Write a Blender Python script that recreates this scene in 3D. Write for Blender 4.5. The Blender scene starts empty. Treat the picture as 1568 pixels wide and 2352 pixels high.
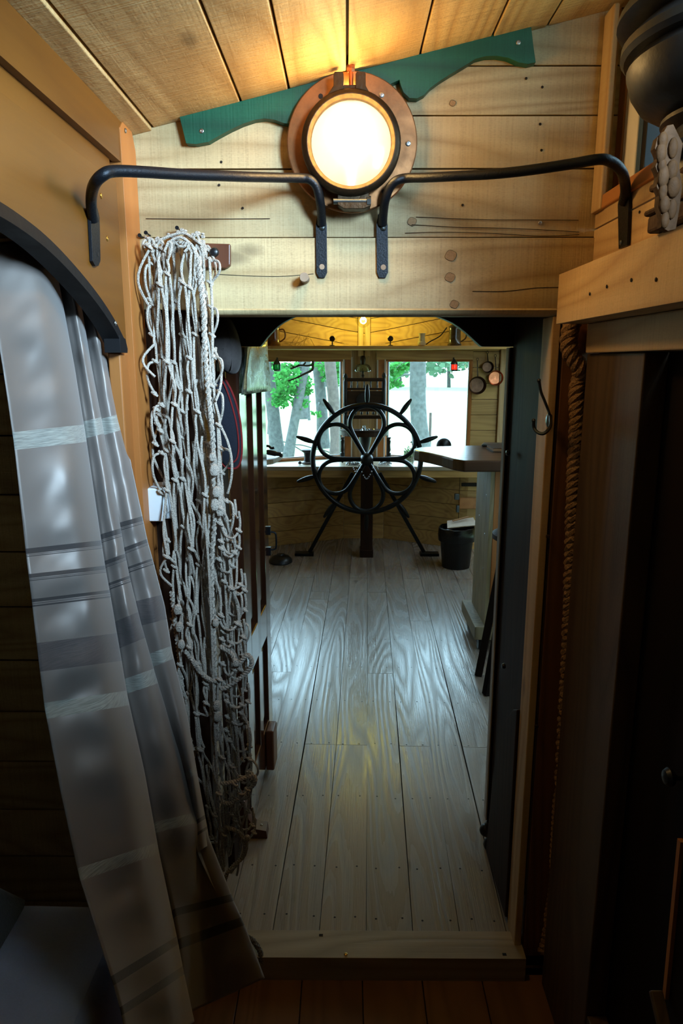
import bpy, math, random
from mathutils import Vector, Matrix, noise
R = math.radians
rnd = random.Random(7)
S = bpy.context.scene
C = S.collection

# ------------------------------------------------------------------ camera
TH, PSI, F = math.atan(346 / 1600), R(0.4), 1600.0
EYE = Vector((0, 0, 1.46))
cam = bpy.data.cameras.new('camera')
cam.sensor_fit = 'VERTICAL'; cam.sensor_height = 36; cam.sensor_width = 24
cam.lens = 36 * F / 2352; cam.clip_start = 0.02; cam.clip_end = 300
co = bpy.data.objects.new('camera', cam); C.objects.link(co)
co.location = EYE; co.rotation_euler = (R(90) - TH, 0, PSI)
S.camera = co
_f = Vector((-math.sin(PSI) * math.cos(TH), math.cos(PSI) * math.cos(TH), -math.sin(TH)))
_r = Vector((math.cos(PSI), math.sin(PSI), 0))
_u = _r.cross(_f)

def at(px, py, Y=None, X=None, Z=None):
    """point of the place seen at that pixel of the photograph, on a plane Y=, X= or Z="""
    d = _f * F + _r * (px - 784) + _u * (1176 - py)
    if Y is not None: t = (Y - EYE.y) / d.y
    elif X is not None: t = (X - EYE.x) / d.x
    else: t = (Z - EYE.z) / d.z
    return EYE + d * t

# ------------------------------------------------------------------ world and light
w = bpy.data.worlds.new('sky'); S.world = w; w.use_nodes = True
bg = w.node_tree.nodes['Background']
bg.inputs[0].default_value = (0.52, 0.80, 1.0, 1); bg.inputs[1].default_value = 14.5
S.view_settings.view_transform = 'Standard'; S.view_settings.look = 'None'
S.view_settings.gamma = 1; S.view_settings.exposure = 0.0
S.cycles.max_bounces = 8; S.cycles.use_denoising = True
S.cycles.sample_clamp_indirect = 6
S.cycles.caustics_reflective = False; S.cycles.caustics_refractive = False

def lamp(name, kind, loc, energy, color, target=None, **kw):
    l = bpy.data.lights.new(name, kind); l.energy = energy; l.color = color
    for k, v in kw.items(): setattr(l, k, v)
    o = bpy.data.objects.new(name, l); C.objects.link(o); o.location = loc
    if target is not None:
        o.rotation_euler = (Vector(target) - Vector(loc)).to_track_quat('-Z', 'Y').to_euler()
    return o
SKYC = (0.50, 0.76, 1.0)
# daylight entering by the side window of the cabin, next to the camera
lamp('daylight_side_window', 'AREA', (0.585, 0.30, 1.95), 8.8, SKYC, target=(-0.30, 1.45, 1.56),
     shape='RECTANGLE', size=0.30, size_y=0.30, spread=R(62))
# sky portals in the two stern windows
for _n, _x, _a in (('portal_stern_left', -.52, -.28), ('portal_stern_right', .52, .28)):
    _p = lamp(_n, 'AREA', (_x, 5.75, 1.10), 1.0, (1, 1, 1), target=(_x + _a * -1.0, 2.75 + .9, 1.10), shape='RECTANGLE', size=0.95, size_y=0.95)
    _p.data.cycles.is_portal = True
#lamp('sun', 'SUN', (6, 9, 12), 5.0, (1.0, 0.97, 0.85), target=(6.5, 16, 0), angle=R(2))

# ------------------------------------------------------------------ materials
M = {}
def new_mat(name):
    m = bpy.data.materials.new(name); m.use_nodes = True
    nt = m.node_tree; return m, nt, nt.nodes['Principled BSDF']
def nd(nt, t, **kw):
    n = nt.nodes.new(t)
    for k, v in kw.items(): setattr(n, k, v)
    return n
def mth(nt, op, a, b=None, c=None):
    n = nd(nt, 'ShaderNodeMath', operation=op)
    for i, v in enumerate((a, b, c)):
        if v is None: continue
        if isinstance(v, (int, float)): n.inputs[i].default_value = v
        else: nt.links.new(v, n.inputs[i])
    return n.outputs[0]
def mixc(nt, fac, a, b, mode='MIX'):
    n = nd(nt, 'ShaderNodeMix', data_type='RGBA', blend_type=mode)
    for i, v in ((0, fac), (6, a), (7, b)):
        if isinstance(v, (int, float)): n.inputs[i].default_value = v
        elif isinstance(v, tuple): n.inputs[i].default_value = (*v, 1) if len(v) == 3 else v
        else: nt.links.new(v, n.inputs[i])
    return n.outputs[2]
def noise_n(nt, vec, scale=1, detail=2, rough=.5, dist=0):
    n = nd(nt, 'ShaderNodeTexNoise')
    n.inputs['Scale'].default_value = scale; n.inputs['Detail'].default_value = detail
    n.inputs['Roughness'].default_value = rough; n.inputs['Distortion'].default_value = dist
    nt.links.new(vec, n.inputs['Vector']); return n.outputs[0]

def wood(name, dark, light, axis='Z', rough=.6, k=24, across=7.0, along=.7, knots=1.0, bump=.25, saw=0.0,
         tint=.28, rotz=0.0, coat=0.0, spec=.4, ringdark=.55, fib=.45, rings_gloss=0.0, stain=0.3):
    m, nt, b = new_mat(name)
    tc = nd(nt, 'ShaderNodeTexCoord').outputs['Object']
    if rotz:
        mp = nd(nt, 'ShaderNodeMapping'); mp.inputs['Rotation'].default_value = (0, 0, rotz)
        nt.links.new(tc, mp.inputs[0]); tc = mp.outputs[0]
    at_ = nd(nt, 'ShaderNodeAttribute', attribute_name='pid').outputs['Fac']
    ai = 'XYZ'.index(axis)
    def mapped(sa, sl):
        sc = [sa] * 3; sc[ai] = sl
        mp = nd(nt, 'ShaderNodeVectorMath', operation='MULTIPLY'); mp.inputs[1].default_value = sc
        nt.links.new(tc, mp.inputs[0])
        of = nd(nt, 'ShaderNodeVectorMath', operation='SCALE'); of.inputs[0].default_value = (37.1, 21.7, 53.3)
        nt.links.new(at_, of.inputs['Scale'])
        ad = nd(nt, 'ShaderNodeVectorMath', operation='ADD')
        nt.links.new(mp.outputs[0], ad.inputs[0]); nt.links.new(of.outputs[0], ad.inputs[1])
        return ad.outputs[0]
    L = noise_n(nt, mapped(across, along), 1, 1.2, .45, .15)
    ring = mth(nt, 'PINGPONG', mth(nt, 'MULTIPLY', L, float(k)), 1.0)
    ring = mth(nt, 'POWER', ring, 1.6)
    fi = noise_n(nt, mapped(260, 7), 1, 2, .6)
    fi2 = noise_n(nt, mapped(55, 2.2), 1, 2, .6)
    big = noise_n(nt, mapped(3.0, 1.2), 1, 2, .5)
    # knots
    vo = nd(nt, 'ShaderNodeTexVoronoi', feature='F1'); vo.inputs['Scale'].default_value = 1
    nt.links.new(mapped(9.0, 4.2), vo.inputs['Vector'])
    kd = vo.outputs['Distance']
    rr = nd(nt, 'ShaderNodeMapRange'); rr.inputs[1].default_value = .17; rr.inputs[2].default_value = .07
    nt.links.new(kd, rr.inputs[0])
    sel = mth(nt, 'GREATER_THAN', nd(nt, 'ShaderNodeSeparateColor').outputs[0], .62)
    sc_ = sel.node.inputs[0].links[0].from_node; nt.links.new(vo.outputs['Color'], sc_.inputs[0])
    kn = mth(nt, 'MULTIPLY', mth(nt, 'MULTIPLY', rr.outputs[0], sel), .75 * knots)
    fac = mth(nt, 'MULTIPLY_ADD', ring, ringdark, mth(nt, 'MULTIPLY', fi2, fib))
    fac = mth(nt, 'MINIMUM', fac, 1.0)
    col = mixc(nt, fac, light, dark)
    wn = nd(nt, 'ShaderNodeTexWhiteNoise', noise_dimensions='1D'); nt.links.new(at_, wn.inputs['W'])
    tv = mth(nt, 'MULTIPLY_ADD', wn.outputs['Value'], tint, 1 - tint * .6)
    tv = mth(nt, 'MULTIPLY', tv, mth(nt, 'MULTIPLY_ADD', big, stain, 1 - stain * .5))
    hs = nd(nt, 'ShaderNodeHueSaturation'); nt.links.new(col, hs.inputs['Color']); nt.links.new(tv, hs.inputs['Value'])
    col = mixc(nt, kn, hs.outputs[0], tuple(c * .30 for c in dark))
    if saw:
        swc = noise_n(nt, mapped(2.5, 210), 1, 2, .65)
        grit = noise_n(nt, mapped(420, 160), 1, 2, .7)
        col = mixc(nt, mth(nt, 'MULTIPLY', mth(nt, 'POWER', mth(nt, 'MULTIPLY', swc, grit), 2.0), 3.2 * saw), col, tuple(c_ * .45 for c_ in dark))
    nt.links.new(col, b.inputs['Base Color'])
    b.inputs['Specular IOR Level'].default_value = spec
    b.inputs['Coat Weight'].default_value = coat; b.inputs['Coat Roughness'].default_value = .12
    if rings_gloss:
        nt.links.new(mth(nt, 'MULTIPLY_ADD', mth(nt, 'ADD', ring, fi2), rings_gloss, rough), b.inputs['Roughness'])
    else: b.inputs['Roughness'].default_value = rough
    h = mth(nt, 'ADD', mth(nt, 'MULTIPLY', ring, -.5), mth(nt, 'MULTIPLY', fi, .5))
    if saw:
        pass
        sw = noise_n(nt, mapped(5, 330), 1, 1, .5)
        sw2 = noise_n(nt, mapped(70, 90), 1, 2, .6)
        h = mth(nt, 'ADD', h, mth(nt, 'ADD', mth(nt, 'MULTIPLY', sw, saw), mth(nt, 'MULTIPLY', sw2, saw)))
    bp = nd(nt, 'ShaderNodeBump'); bp.inputs['Strength'].default_value = bump; bp.inputs['Distance'].default_value = .002
    nt.links.new(h, bp.inputs['Height']); nt.links.new(bp.outputs[0], b.inputs['Normal'])
    M[name] = m; return m

def flat(name, col, rough=.5, metal=0.0, spec=.5, var=.15, nscale=40, bump=.1, emit=0, ecol=None, coat=0, sheen=0, trans=0, alpha=1, ior=1.45):
    m, nt, b = new_mat(name)
    tc = nd(nt, 'ShaderNodeTexCoord').outputs['Object']
    n = noise_n(nt, tc, nscale, 4, .6)
    c2 = tuple(max(0, c * (1 - var * 1.6)) for c in col); c1 = tuple(min(1, c * (1 + var)) for c in col)
    nt.links.new(mixc(nt, n, c1, c2), b.inputs['Base Color'])
    nt.links.new(mth(nt, 'MULTIPLY_ADD', n, .25, rough - .12), b.inputs['Roughness'])
    b.inputs['Metallic'].default_value = metal; b.inputs['Specular IOR Level'].default_value = spec
    b.inputs['Coat Weight'].default_value = coat; b.inputs['Sheen Weight'].default_value = sheen
    b.inputs['Transmission Weight'].default_value = trans; b.inputs['IOR'].default_value = ior
    b.inputs['Alpha'].default_value = alpha
    if emit:
        b.inputs['Emission Color'].default_value = (*(ecol or col), 1); b.inputs['Emission Strength'].default_value = emit
    if bump:
        bp = nd(nt, 'ShaderNodeBump'); bp.inputs['Strength'].default_value = bump; bp.inputs['Distance'].default_value = .003
        nt.links.new(n, bp.inputs['Height']); nt.links.new(bp.outputs[0], b.inputs['Normal'])
    M[name] = m; return m

PD, PL = (.36, .21, .075), (.64, .46, .22)
wood('pine_y', PD, PL, 'Y', saw=.9, bump=.45, knots=.9)             # ceiling
wood('pine_x', (.36, .24, .105), (.62, .48, .26), 'X', k=26, saw=.6, bump=.35, knots=.8)   # header wall
wood('pine_x_far', (.36, .19, .055), (.60, .37, .12), 'X', bump=.2, knots=.8)
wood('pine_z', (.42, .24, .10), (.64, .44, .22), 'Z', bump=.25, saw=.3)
wood('pine_z_shaded', (.045, .024, .010), (.10, .055, .022), 'Z', bump=.25, saw=.3)  # pine with the shade of the lower right put into its colour
wood('pine_y_wall', (.42, .24, .10), (.64, .44, .22), 'Y', bump=.3, saw=.4)
wood('ply', (.10, .033, .003), (.17, .064, .007), 'Y', rough=.42, k=5, across=4, along=.8, knots=0, bump=.08, tint=.1, coat=.08, fib=.6)
wood('orange_z', (.26, .085, .018), (.42, .16, .038), 'Z', rough=.5, bump=.2, knots=.5, k=9)
wood('orange_y', (.34, .12, .03), (.52, .22, .06), 'Y', rough=.5, bump=.2, knots=.5, k=9)
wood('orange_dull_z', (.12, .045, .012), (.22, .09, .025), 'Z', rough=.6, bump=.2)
wood('redbrown_z', (.07, .022, .010), (.15, .05, .02), 'Z', rough=.4, bump=.15, knots=.2, k=9)
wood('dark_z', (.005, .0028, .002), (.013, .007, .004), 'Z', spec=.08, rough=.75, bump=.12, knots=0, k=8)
wood('dark_x', (.010, .007, .006), (.028, .018, .013), 'X', rough=.42, bump=.12, knots=0, k=8)
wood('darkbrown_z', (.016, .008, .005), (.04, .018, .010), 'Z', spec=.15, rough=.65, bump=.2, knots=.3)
wood('darkbrown_x', (.020, .011, .006), (.05, .026, .014), 'X', spec=.15, rough=.6, bump=.2, knots=.3)
wood('door_z', (.035, .012, .006), (.085, .030, .013), 'Z', rough=.09, bump=.03, knots=0, k=6, coat=.8, spec=.7)
wood('floor_far', (.17, .125, .092), (.36, .31, .262), 'Y', rough=.15, k=34, across=5.5, along=.5, bump=.6, knots=.9, rotz=R(1.64), tint=.2, spec=.7, rings_gloss=.14, ringdark=.5)
wood('floor_near', (.12, .05, .018), (.20, .09, .035), 'Y', rough=.5, bump=.2, knots=.6)
wood('sill', (.24, .19, .13), (.42, .34, .24), 'X', rough=.35, bump=.2, knots=.4)
wood('weathered_z', (.42, .38, .34), (.72, .69, .66), 'Z', rough=.7, bump=.3, knots=.6)
wood('table_x', (.05, .022, .010), (.11, .05, .024), 'X', rough=.28, bump=.35, knots=.3, k=14, spec=.6)
wood('green_wood', (.002, .040, .022), (.008, .105, .055), 'X', rough=.5, bump=.3, knots=.6, k=10, saw=.5)
wood('cabinet_z', (.15, .11, .055), (.30, .24, .13), 'Z', rough=.55, bump=.3, knots=.5)
flat('gap', (.012, .008, .005), .9, var=0)
flat('iron', (.012, .014, .018), .42, metal=.6, nscale=300, bump=.25, var=.3)
flat('wheel_iron', (.004, .005, .006), .40, metal=0, nscale=200, bump=.05, spec=.35)
flat('bronze_dark', (.045, .028, .014), .40, metal=.8, nscale=90, bump=.3, var=.4)
flat('copper_flange', (.30, .13, .05), .46, metal=.75, nscale=28, bump=.3, var=.5)
flat('copper', (.52, .17, .07), .3, metal=.9, nscale=30, var=.3)
flat('copper_dark', (.13, .065, .035), .4, metal=.8, nscale=30, var=.4)
flat('brass', (.60, .38, .10), .3, metal=1, nscale=60, var=.2)
flat('steel', (.45, .45, .45), .32, metal=1, nscale=60, var=.2)
flat('turned', (.014, .011, .009), .46, nscale=60, bump=.2, var=.4, spec=.45)
flat('knot_wood', (.34, .20, .09), .7, nscale=300, var=.3)
flat('carved', (.085, .036, .012), .7, nscale=70, bump=.5, var=.5, spec=.2)
flat('arch_dark', (.006, .006, .007), .6, spec=.25, nscale=30)
flat('white_plastic', (.75, .78, .80), .35, bump=0, var=.03)
flat('cotton_sheet', (.58, .58, .76), .9, bump=.25, nscale=300, var=.08)
flat('blanket', (.10, .10, .105), .95, bump=.4, nscale=200, sheen=.4)
flat('black_plastic', (.006, .006, .007), .35, bump=.05)
flat('bin_bag', (.008, .008, .009), .22, bump=.6, nscale=25)
flat('paper', (.62, .52, .42), .8, bump=.1)
flat('cardboard', (.36, .19, .08), .8, bump=.1)
flat('navy_cloth', (.012, .014, .024), .95, bump=.4, nscale=300, sheen=.1)
flat('red_trim', (.25, .012, .012), .8, bump=.2, nscale=200)
flat('grey_felt', (.055, .045, .042), .9, bump=.3, nscale=160, sheen=.1)
flat('foil', (.30, .33, .27), .28, metal=.65, nscale=45, bump=.35, var=.3)
flat('stein_brown', (.16, .055, .012), .25, coat=.5, nscale=40, var=.6)
flat('stein_dark', (.05, .028, .010), .25, coat=.5, nscale=30, var=.6)
flat('clay', (.62, .50, .28), .7, nscale=60, var=.2)
flat('straw', (.50, .30, .08), .7, bump=0)
flat('lens_green', (.01, .35, .06), .15, emit=.12, ecol=(.0, .7, .1), coat=1, bump=0, var=0)
flat('lens_red', (.8, .02, .01), .15, emit=1.3, ecol=(1, .03, .01), coat=1, bump=0, var=0)
flat('chrome_dull', (.10, .11, .11), .35, metal=.9, nscale=40)
flat('crystal', (.75, .85, .88), .08, trans=.75, bump=0, var=0)
flat('plant_green', (.05, .30, .03), .6, nscale=60, var=.4)
flat('bark', (.065, .070, .066), .95, bump=1.0, nscale=12, var=.55)
flat('bark_bare', (.085, .065, .055), .95, bump=.8, nscale=12, var=.4)
flat('cut_end', (.30, .22, .15), .8, nscale=60)
flat('blue_seal', (.03, .07, .14), .5, bump=0)

# cord of the net and rope
def cordmat(name, c1, c2, sc, bump):
    m, nt, b = new_mat(name)
    tc = nd(nt, 'ShaderNodeTexCoord').outputs['Object']
    v = nd(nt, 'ShaderNodeTexVoronoi'); v.inputs['Scale'].default_value = sc; nt.links.new(tc, v.inputs['Vector'])
    n = noise_n(nt, tc, 6, 3, .6)
    c = mixc(nt, v.outputs['Distance'], c1, tuple(x * .35 for x in c1)); c = mixc(nt, n, c, c2, 'MULTIPLY')
    nt.links.new(c, b.inputs['Base Color']); b.inputs['Roughness'].default_value = .75
    bp = nd(nt, 'ShaderNodeBump'); bp.inputs['Strength'].default_value = bump; bp.inputs['Distance'].default_value = .0015; bp.invert = True
    nt.links.new(v.outputs['Distance'], bp.inputs['Height']); nt.links.new(bp.outputs[0], b.inputs['Normal'])
    M[name] = m
cordmat('net_cord', (.74, .66, .56), (.62, .58, .56), 420, .8)
cordmat('manila', (.42, .24, .10), (.8, .7, .6), 300, .8)
cordmat('dark_cord', (.22, .19, .16), (.5, .5, .5), 420, .8)

# curtain: satin with woven bands along the length (uv y = drop)
m, nt, b = new_mat('curtain')
uv = nd(nt, 'ShaderNodeUVMap').outputs[0]
sp = nd(nt, 'ShaderNodeSeparateXYZ'); nt.links.new(uv, sp.inputs[0]); v = sp.outputs[1]
CUR = [((.30, .26, .23), None)]
col = (.215, .18, .16)
out = None
def band(base, lo, hi, c, fac=1.0):
    f = mth(nt, 'MULTIPLY', mth(nt, 'MULTIPLY', mth(nt, 'GREATER_THAN', v, lo), mth(nt, 'LESS_THAN', v, hi)), fac)
    return mixc(nt, f, base, c), f
pale, brown, taupe = (.50, .50, .44), (.035, .022, .020), (.125, .095, .09)
ribm = None
for lo, hi, c in ((.90, 1.08, pale), (1.965, 2.05, brown), (2.075, 2.10, taupe), (2.13, 2.16, brown), (2.84, 3.0, brown), (3.03, 3.06, taupe), (3.09, 3.12, brown), (3.86, 3.98, brown), (4.01, 4.03, taupe), (4.05, 4.08, brown),
                  (4.75, 5.28, taupe), (5.86, 6.05, pale), (6.955, 7.045, pale), (7.92, 8.03, brown), (8.88, 9.10, brown)):
    out, f = band(out if out is not None else col, lo, hi, c)
    ribm = f if ribm is None else mth(nt, 'MAXIMUM', ribm, f)
tcn = nd(nt, 'ShaderNodeTexCoord').outputs['Object']
fine = noise_n(nt, tcn, 900, 2, .6)
mps = nd(nt, 'ShaderNodeVectorMath', operation='MULTIPLY'); mps.inputs[1].default_value = (40, 40, 900); nt.links.new(tcn, mps.inputs[0])
weave = noise_n(nt, mps.outputs[0], 1, 2, .6)
nt.links.new(mixc(nt, mth(nt, 'MULTIPLY', weave, ribm), out, (.02, .02, .02), 'MIX'), b.inputs['Base Color'])
nt.links.new(mth(nt, 'MULTIPLY_ADD', ribm, .30, .50), b.inputs['Roughness']); nt.links.new(mth(nt, 'MULTIPLY_ADD', ribm, -.35, .35), b.inputs['Metallic'])
b.inputs['Sheen Weight'].default_value = .3; b.inputs['Specular IOR Level'].default_value = .7
bp = nd(nt, 'ShaderNodeBump'); bp.inputs['Strength'].default_value = .5; bp.inputs['Distance'].default_value = .001
nt.links.new(mth(nt, 'MULTIPLY', weave, ribm), bp.inputs['Height']); nt.links.new(bp.outputs[0], b.inputs['Normal'])
M['curtain'] = m

# frosted lamp glass, clear glass, grass, leaves
def lampglass():
    m = bpy.data.materials.new('lamp_glass'); m.use_nodes = True; nt = m.node_tree; nt.nodes.clear()
    o = nd(nt, 'ShaderNodeOutputMaterial'); tr = nd(nt, 'ShaderNodeBsdfTransparent'); tl = nd(nt, 'ShaderNodeBsdfTranslucent')
    gl = nd(nt, 'ShaderNodeBsdfGlossy'); gl.inputs['Roughness'].default_value = .1
    tl.inputs[0].default_value = (1, .93, .8, 1)
    a = nd(nt, 'ShaderNodeMixShader'); a.inputs[0].default_value = .72
    nt.links.new(tr.outputs[0], a.inputs[1]); nt.links.new(tl.outputs[0], a.inputs[2])
    c = nd(nt, 'ShaderNodeMixShader'); c.inputs[0].default_value = .04
    nt.links.new(a.outputs[0], c.inputs[1]); nt.links.new(gl.outputs[0], c.inputs[2]); nt.links.new(c.outputs[0], o.inputs[0])
    M['lamp_glass'] = m
lampglass()
def clear(name, tint, refl=.06):
    m = bpy.data.materials.new(name); m.use_nodes = True; nt = m.node_tree; nt.nodes.clear()
    o = nd(nt, 'ShaderNodeOutputMaterial'); tr = nd(nt, 'ShaderNodeBsdfTransparent'); gl = nd(nt, 'ShaderNodeBsdfGlossy')
    tr.inputs[0].default_value = (*tint, 1); gl.inputs['Roughness'].default_value = .03
    a = nd(nt, 'ShaderNodeMixShader'); a.inputs[0].default_value = refl
    nt.links.new(tr.outputs[0], a.inputs[1]); nt.links.new(gl.outputs[0], a.inputs[2]); nt.links.new(a.outputs[0], o.inputs[0])
    M[name] = m
clear('pane', (.95, .98, .97)); clear('lamp_clear', (.55, .60, .52), .18); clear('bulb_clear', (.9, .9, .8), .12)
def emis(name, c, s):
    m = bpy.data.materials.new(name); m.use_nodes = True; nt = m.node_tree; nt.nodes.clear()
    o = nd(nt, 'ShaderNodeOutputMaterial'); e = nd(nt, 'ShaderNodeEmission'); e.inputs[0].default_value = (*c, 1); e.inputs[1].default_value = s
    nt.links.new(e.outputs[0], o.inputs[0]); M[name] = m
WARM = (1.0, .60, .20)
emis('bulb_glow', (1.0, .70, .34), 120); emis('bulb_far', (1.0, .82, .30), 14)
def leafmat(name, c):
    m = bpy.data.materials.new(name); m.use_nodes = True; nt = m.node_tree; nt.nodes.clear()
    o = nd(nt, 'ShaderNodeOutputMaterial'); d = nd(nt, 'ShaderNodeBsdfDiffuse'); t = nd(nt, 'ShaderNodeBsdfTranslucent')
    at_ = nd(nt, 'ShaderNodeAttribute', attribute_name='pid').outputs['Fac']
    col = mixc(nt, at_, c, tuple(x * .5 for x in c)); nt.links.new(col, d.inputs[0]); nt.links.new(col, t.inputs[0])
    a = nd(nt, 'ShaderNodeMixShader'); a.inputs[0].default_value = .5
    nt.links.new(d.outputs[0], a.inputs[1]); nt.links.new(t.outputs[0], a.inputs[2]); nt.links.new(a.outputs[0], o.inputs[0]); M[name] = m
leafmat('leaf', (.06, .26, .06)); leafmat('leaf_far', (.12, .22, .13))
m, nt, b = new_mat('grass')
tc = nd(nt, 'ShaderNodeTexCoord').outputs['Object']
n1 = noise_n(nt, tc, .35, 3, .6); n2 = noise_n(nt, tc, 9, 4, .7)
c = mixc(nt, n1, (.10, .20, .07), (.30, .32, .18)); c = mixc(nt, n2, c, (.22, .28, .13))
nt.links.new(c, b.inputs['Base Color']); b.inputs['Roughness'].default_value = .9
M['grass'] = m

# ------------------------------------------------------------------ mesh building
class MB:
    def __init__(s): s.v = []; s.f = []; s.p = []; s.mi = []; s.uv = None
    def add(s, vs, fs, pid=None, mi=0):
        if pid is None: pid = rnd.random()
        o = len(s.v); s.v += [Vector(x) for x in vs]
        for f in fs: s.f.append([o + i for i in f]); s.p.append(pid); s.mi.append(mi)
        return s
    def hexa(s, c, **k):      # 8 corners: 4 bottom, 4 top (same order)
        return s.add(c, [(0, 3, 2, 1), (4, 5, 6, 7), (0, 1, 5, 4), (1, 2, 6, 5), (2, 3, 7, 6), (3, 0, 4, 7)], **k)
    def box(s, lo, hi, **k):
        a, b = lo, hi
        return s.hexa([(a[0], a[1], a[2]), (b[0], a[1], a[2]), (b[0], b[1], a[2]), (a[0], b[1], a[2]),
                       (a[0], a[1], b[2]), (b[0], a[1], b[2]), (b[0], b[1], b[2]), (a[0], b[1], b[2])], **k)
    def obox(s, c, size, rot=(0, 0, 0), **k):
        from mathutils import Euler
        m = Euler(rot).to_matrix(); h = [x / 2 for x in size]; c = Vector(c)
        pts = [c + m @ Vector((x * h[0], y * h[1], z * h[2])) for z in (-1, 1) for x, y in ((-1, -1), (1, -1), (1, 1), (-1, 1))]
        return s.hexa(pts, **k)
    def bar(s, a, b, w, t, up=(0, 0, 1), **k):     # rectangular bar between two points
        a, b = Vector(a), Vector(b); d = (b - a).normalized(); x = d.cross(Vector(up)).normalized(); y = x.cross(d)
        q = [(-w / 2, -t / 2), (w / 2, -t / 2), (w / 2, t / 2), (-w / 2, t / 2)]
        return s.hexa([a + x * i + y * j for i, j in q] + [b + x * i + y * j for i, j in q], **k)
    def prism(s, poly, ext, **k):
        n = len(poly); ext = Vector(ext); P = [Vector(p) for p in poly]
        vs = P + [p + ext for p in P]
        fs = [tuple(range(n))[::-1], tuple(range(n, 2 * n))] + [(i, (i + 1) % n, n + (i + 1) % n, n + i) for i in range(n)]
        return s.add(vs, fs, **k)
    def tube(s, pts, r, n=8, closed=False, flat_=1.0, **k):
        P = [Vector(p) for p in pts]; m = len(P)
        rr = r if isinstance(r, (list, tuple)) else [r] * m
        vs = []; fs = []; prev = None
        for i, p in enumerate(P):
            if closed: t = (P[(i + 1) % m] - P[i - 1])
            else: t = P[min(i + 1, m - 1)] - P[max(i - 1, 0)]
            t = t.normalized() if t.length > 1e-9 else Vector((0, 0, 1))
            if prev is None:
                prev = t.cross(Vector((0, 1, 0)));
                if prev.length < .1: prev = t.cross(Vector((1, 0, 0)))
            x = (prev - t * prev.dot(t)).normalized(); prev = x; y = t.cross(x)
            for j in range(n):
                a = 2 * math.pi * j / n
                vs.append(p + x * math.cos(a) * rr[i] + y * math.sin(a) * rr[i] * flat_)
        for i in range(m if closed else m - 1):
            for j in range(n):
                a, b = i * n + j, i * n + (j + 1) % n; c = ((i + 1) % m) * n
                fs.append((a, b, c + (j + 1) % n, c + j))
        if not closed: fs += [tuple(range(n))[::-1], tuple((m - 1) * n + j for j in range(n))]
        return s.add(vs, fs, **k)
    def lathe(s, prof, c, axis=(0, 0, 1), n=24, **k):
        c = Vector(c); a = Vector(axis).normalized(); x = a.orthogonal().normalized(); y = a.cross(x)
        vs = []; fs = []
        for r, h in prof:
            for j in range(n):
                t = 2 * math.pi * j / n; vs.append(c + a * h + (x * math.cos(t) + y * math.sin(t)) * max(r, 1e-5))
        m = len(prof)
        for i in range(m - 1):
            for j in range(n): fs.append((i * n + j, i * n + (j + 1) % n, (i + 1) * n + (j + 1) % n, (i + 1) * n + j))
        fs += [tuple(range(n))[::-1], tuple((m - 1) * n + j for j in range(n))]
        return s.add(vs, fs, **k)
    def ball(s, c, r, sc=(1, 1, 1), n=12, **k):
        vs = []; fs = []; c = Vector(c); m = max(4, n // 2)
        for i in range(m + 1):
            p = math.pi * i / m
            for j in range(n):
                t = 2 * math.pi * j / n
                vs.append(c + Vector((sc[0] * r * max(math.sin(p), 1e-4) * math.cos(t), sc[1] * r * max(math.sin(p), 1e-4) * math.sin(t), sc[2] * r * math.cos(p))))
        for i in range(m):
            for j in range(n): fs.append((i * n + j, (i + 1) * n + j, (i + 1) * n + (j + 1) % n, i * n + (j + 1) % n))
        return s.add(vs, fs, **k)
    def build(s, name, mat, parent=None, smooth=False, bevel=0, label=None, cat=None, group=None, kind=None, subd=0):
        me = bpy.data.meshes.new(name)
        if parent is not None:
            org = Vector(parent.location); q = parent.parent
            while q is not None: org = org + Vector(q.location); q = q.parent
        else:
            xs = [p.x for p in s.v]; ys = [p.y for p in s.v]; zs = [p.z for p in s.v]
            org = Vector(((min(xs) + max(xs)) / 2, (min(ys) + max(ys)) / 2, min(zs)))
        me.from_pydata([tuple(p - org) for p in s.v], [], s.f)
        for mt in (mat if isinstance(mat, (list, tuple)) else [mat]): me.materials.append(M[mt])
        a = me.attributes.new('pid', 'FLOAT', 'FACE'); a.data.foreach_set('value', s.p)
        me.polygons.foreach_set('material_index', s.mi)
        if s.uv:
            u = me.uv_layers.new(name='UVMap')
            for l in me.loops: u.data[l.index].uv = s.uv[l.vertex_index]
        me.update()
        if smooth: me.shade_smooth(); me.set_sharp_from_angle(angle=R(40))
        o = bpy.data.objects.new(name, me); C.objects.link(o)
        if parent is None: o.location = org
        else: o.parent = parent
        if bevel:
            b = o.modifiers.new('bevel', 'BEVEL'); b.width = bevel; b.segments = 2; b.limit_method = 'ANGLE'
        if subd:
            b = o.modifiers.new('sub', 'SUBSURF'); b.levels = subd; b.render_levels = subd
        tag(o, label, cat, group, kind); return o

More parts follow.
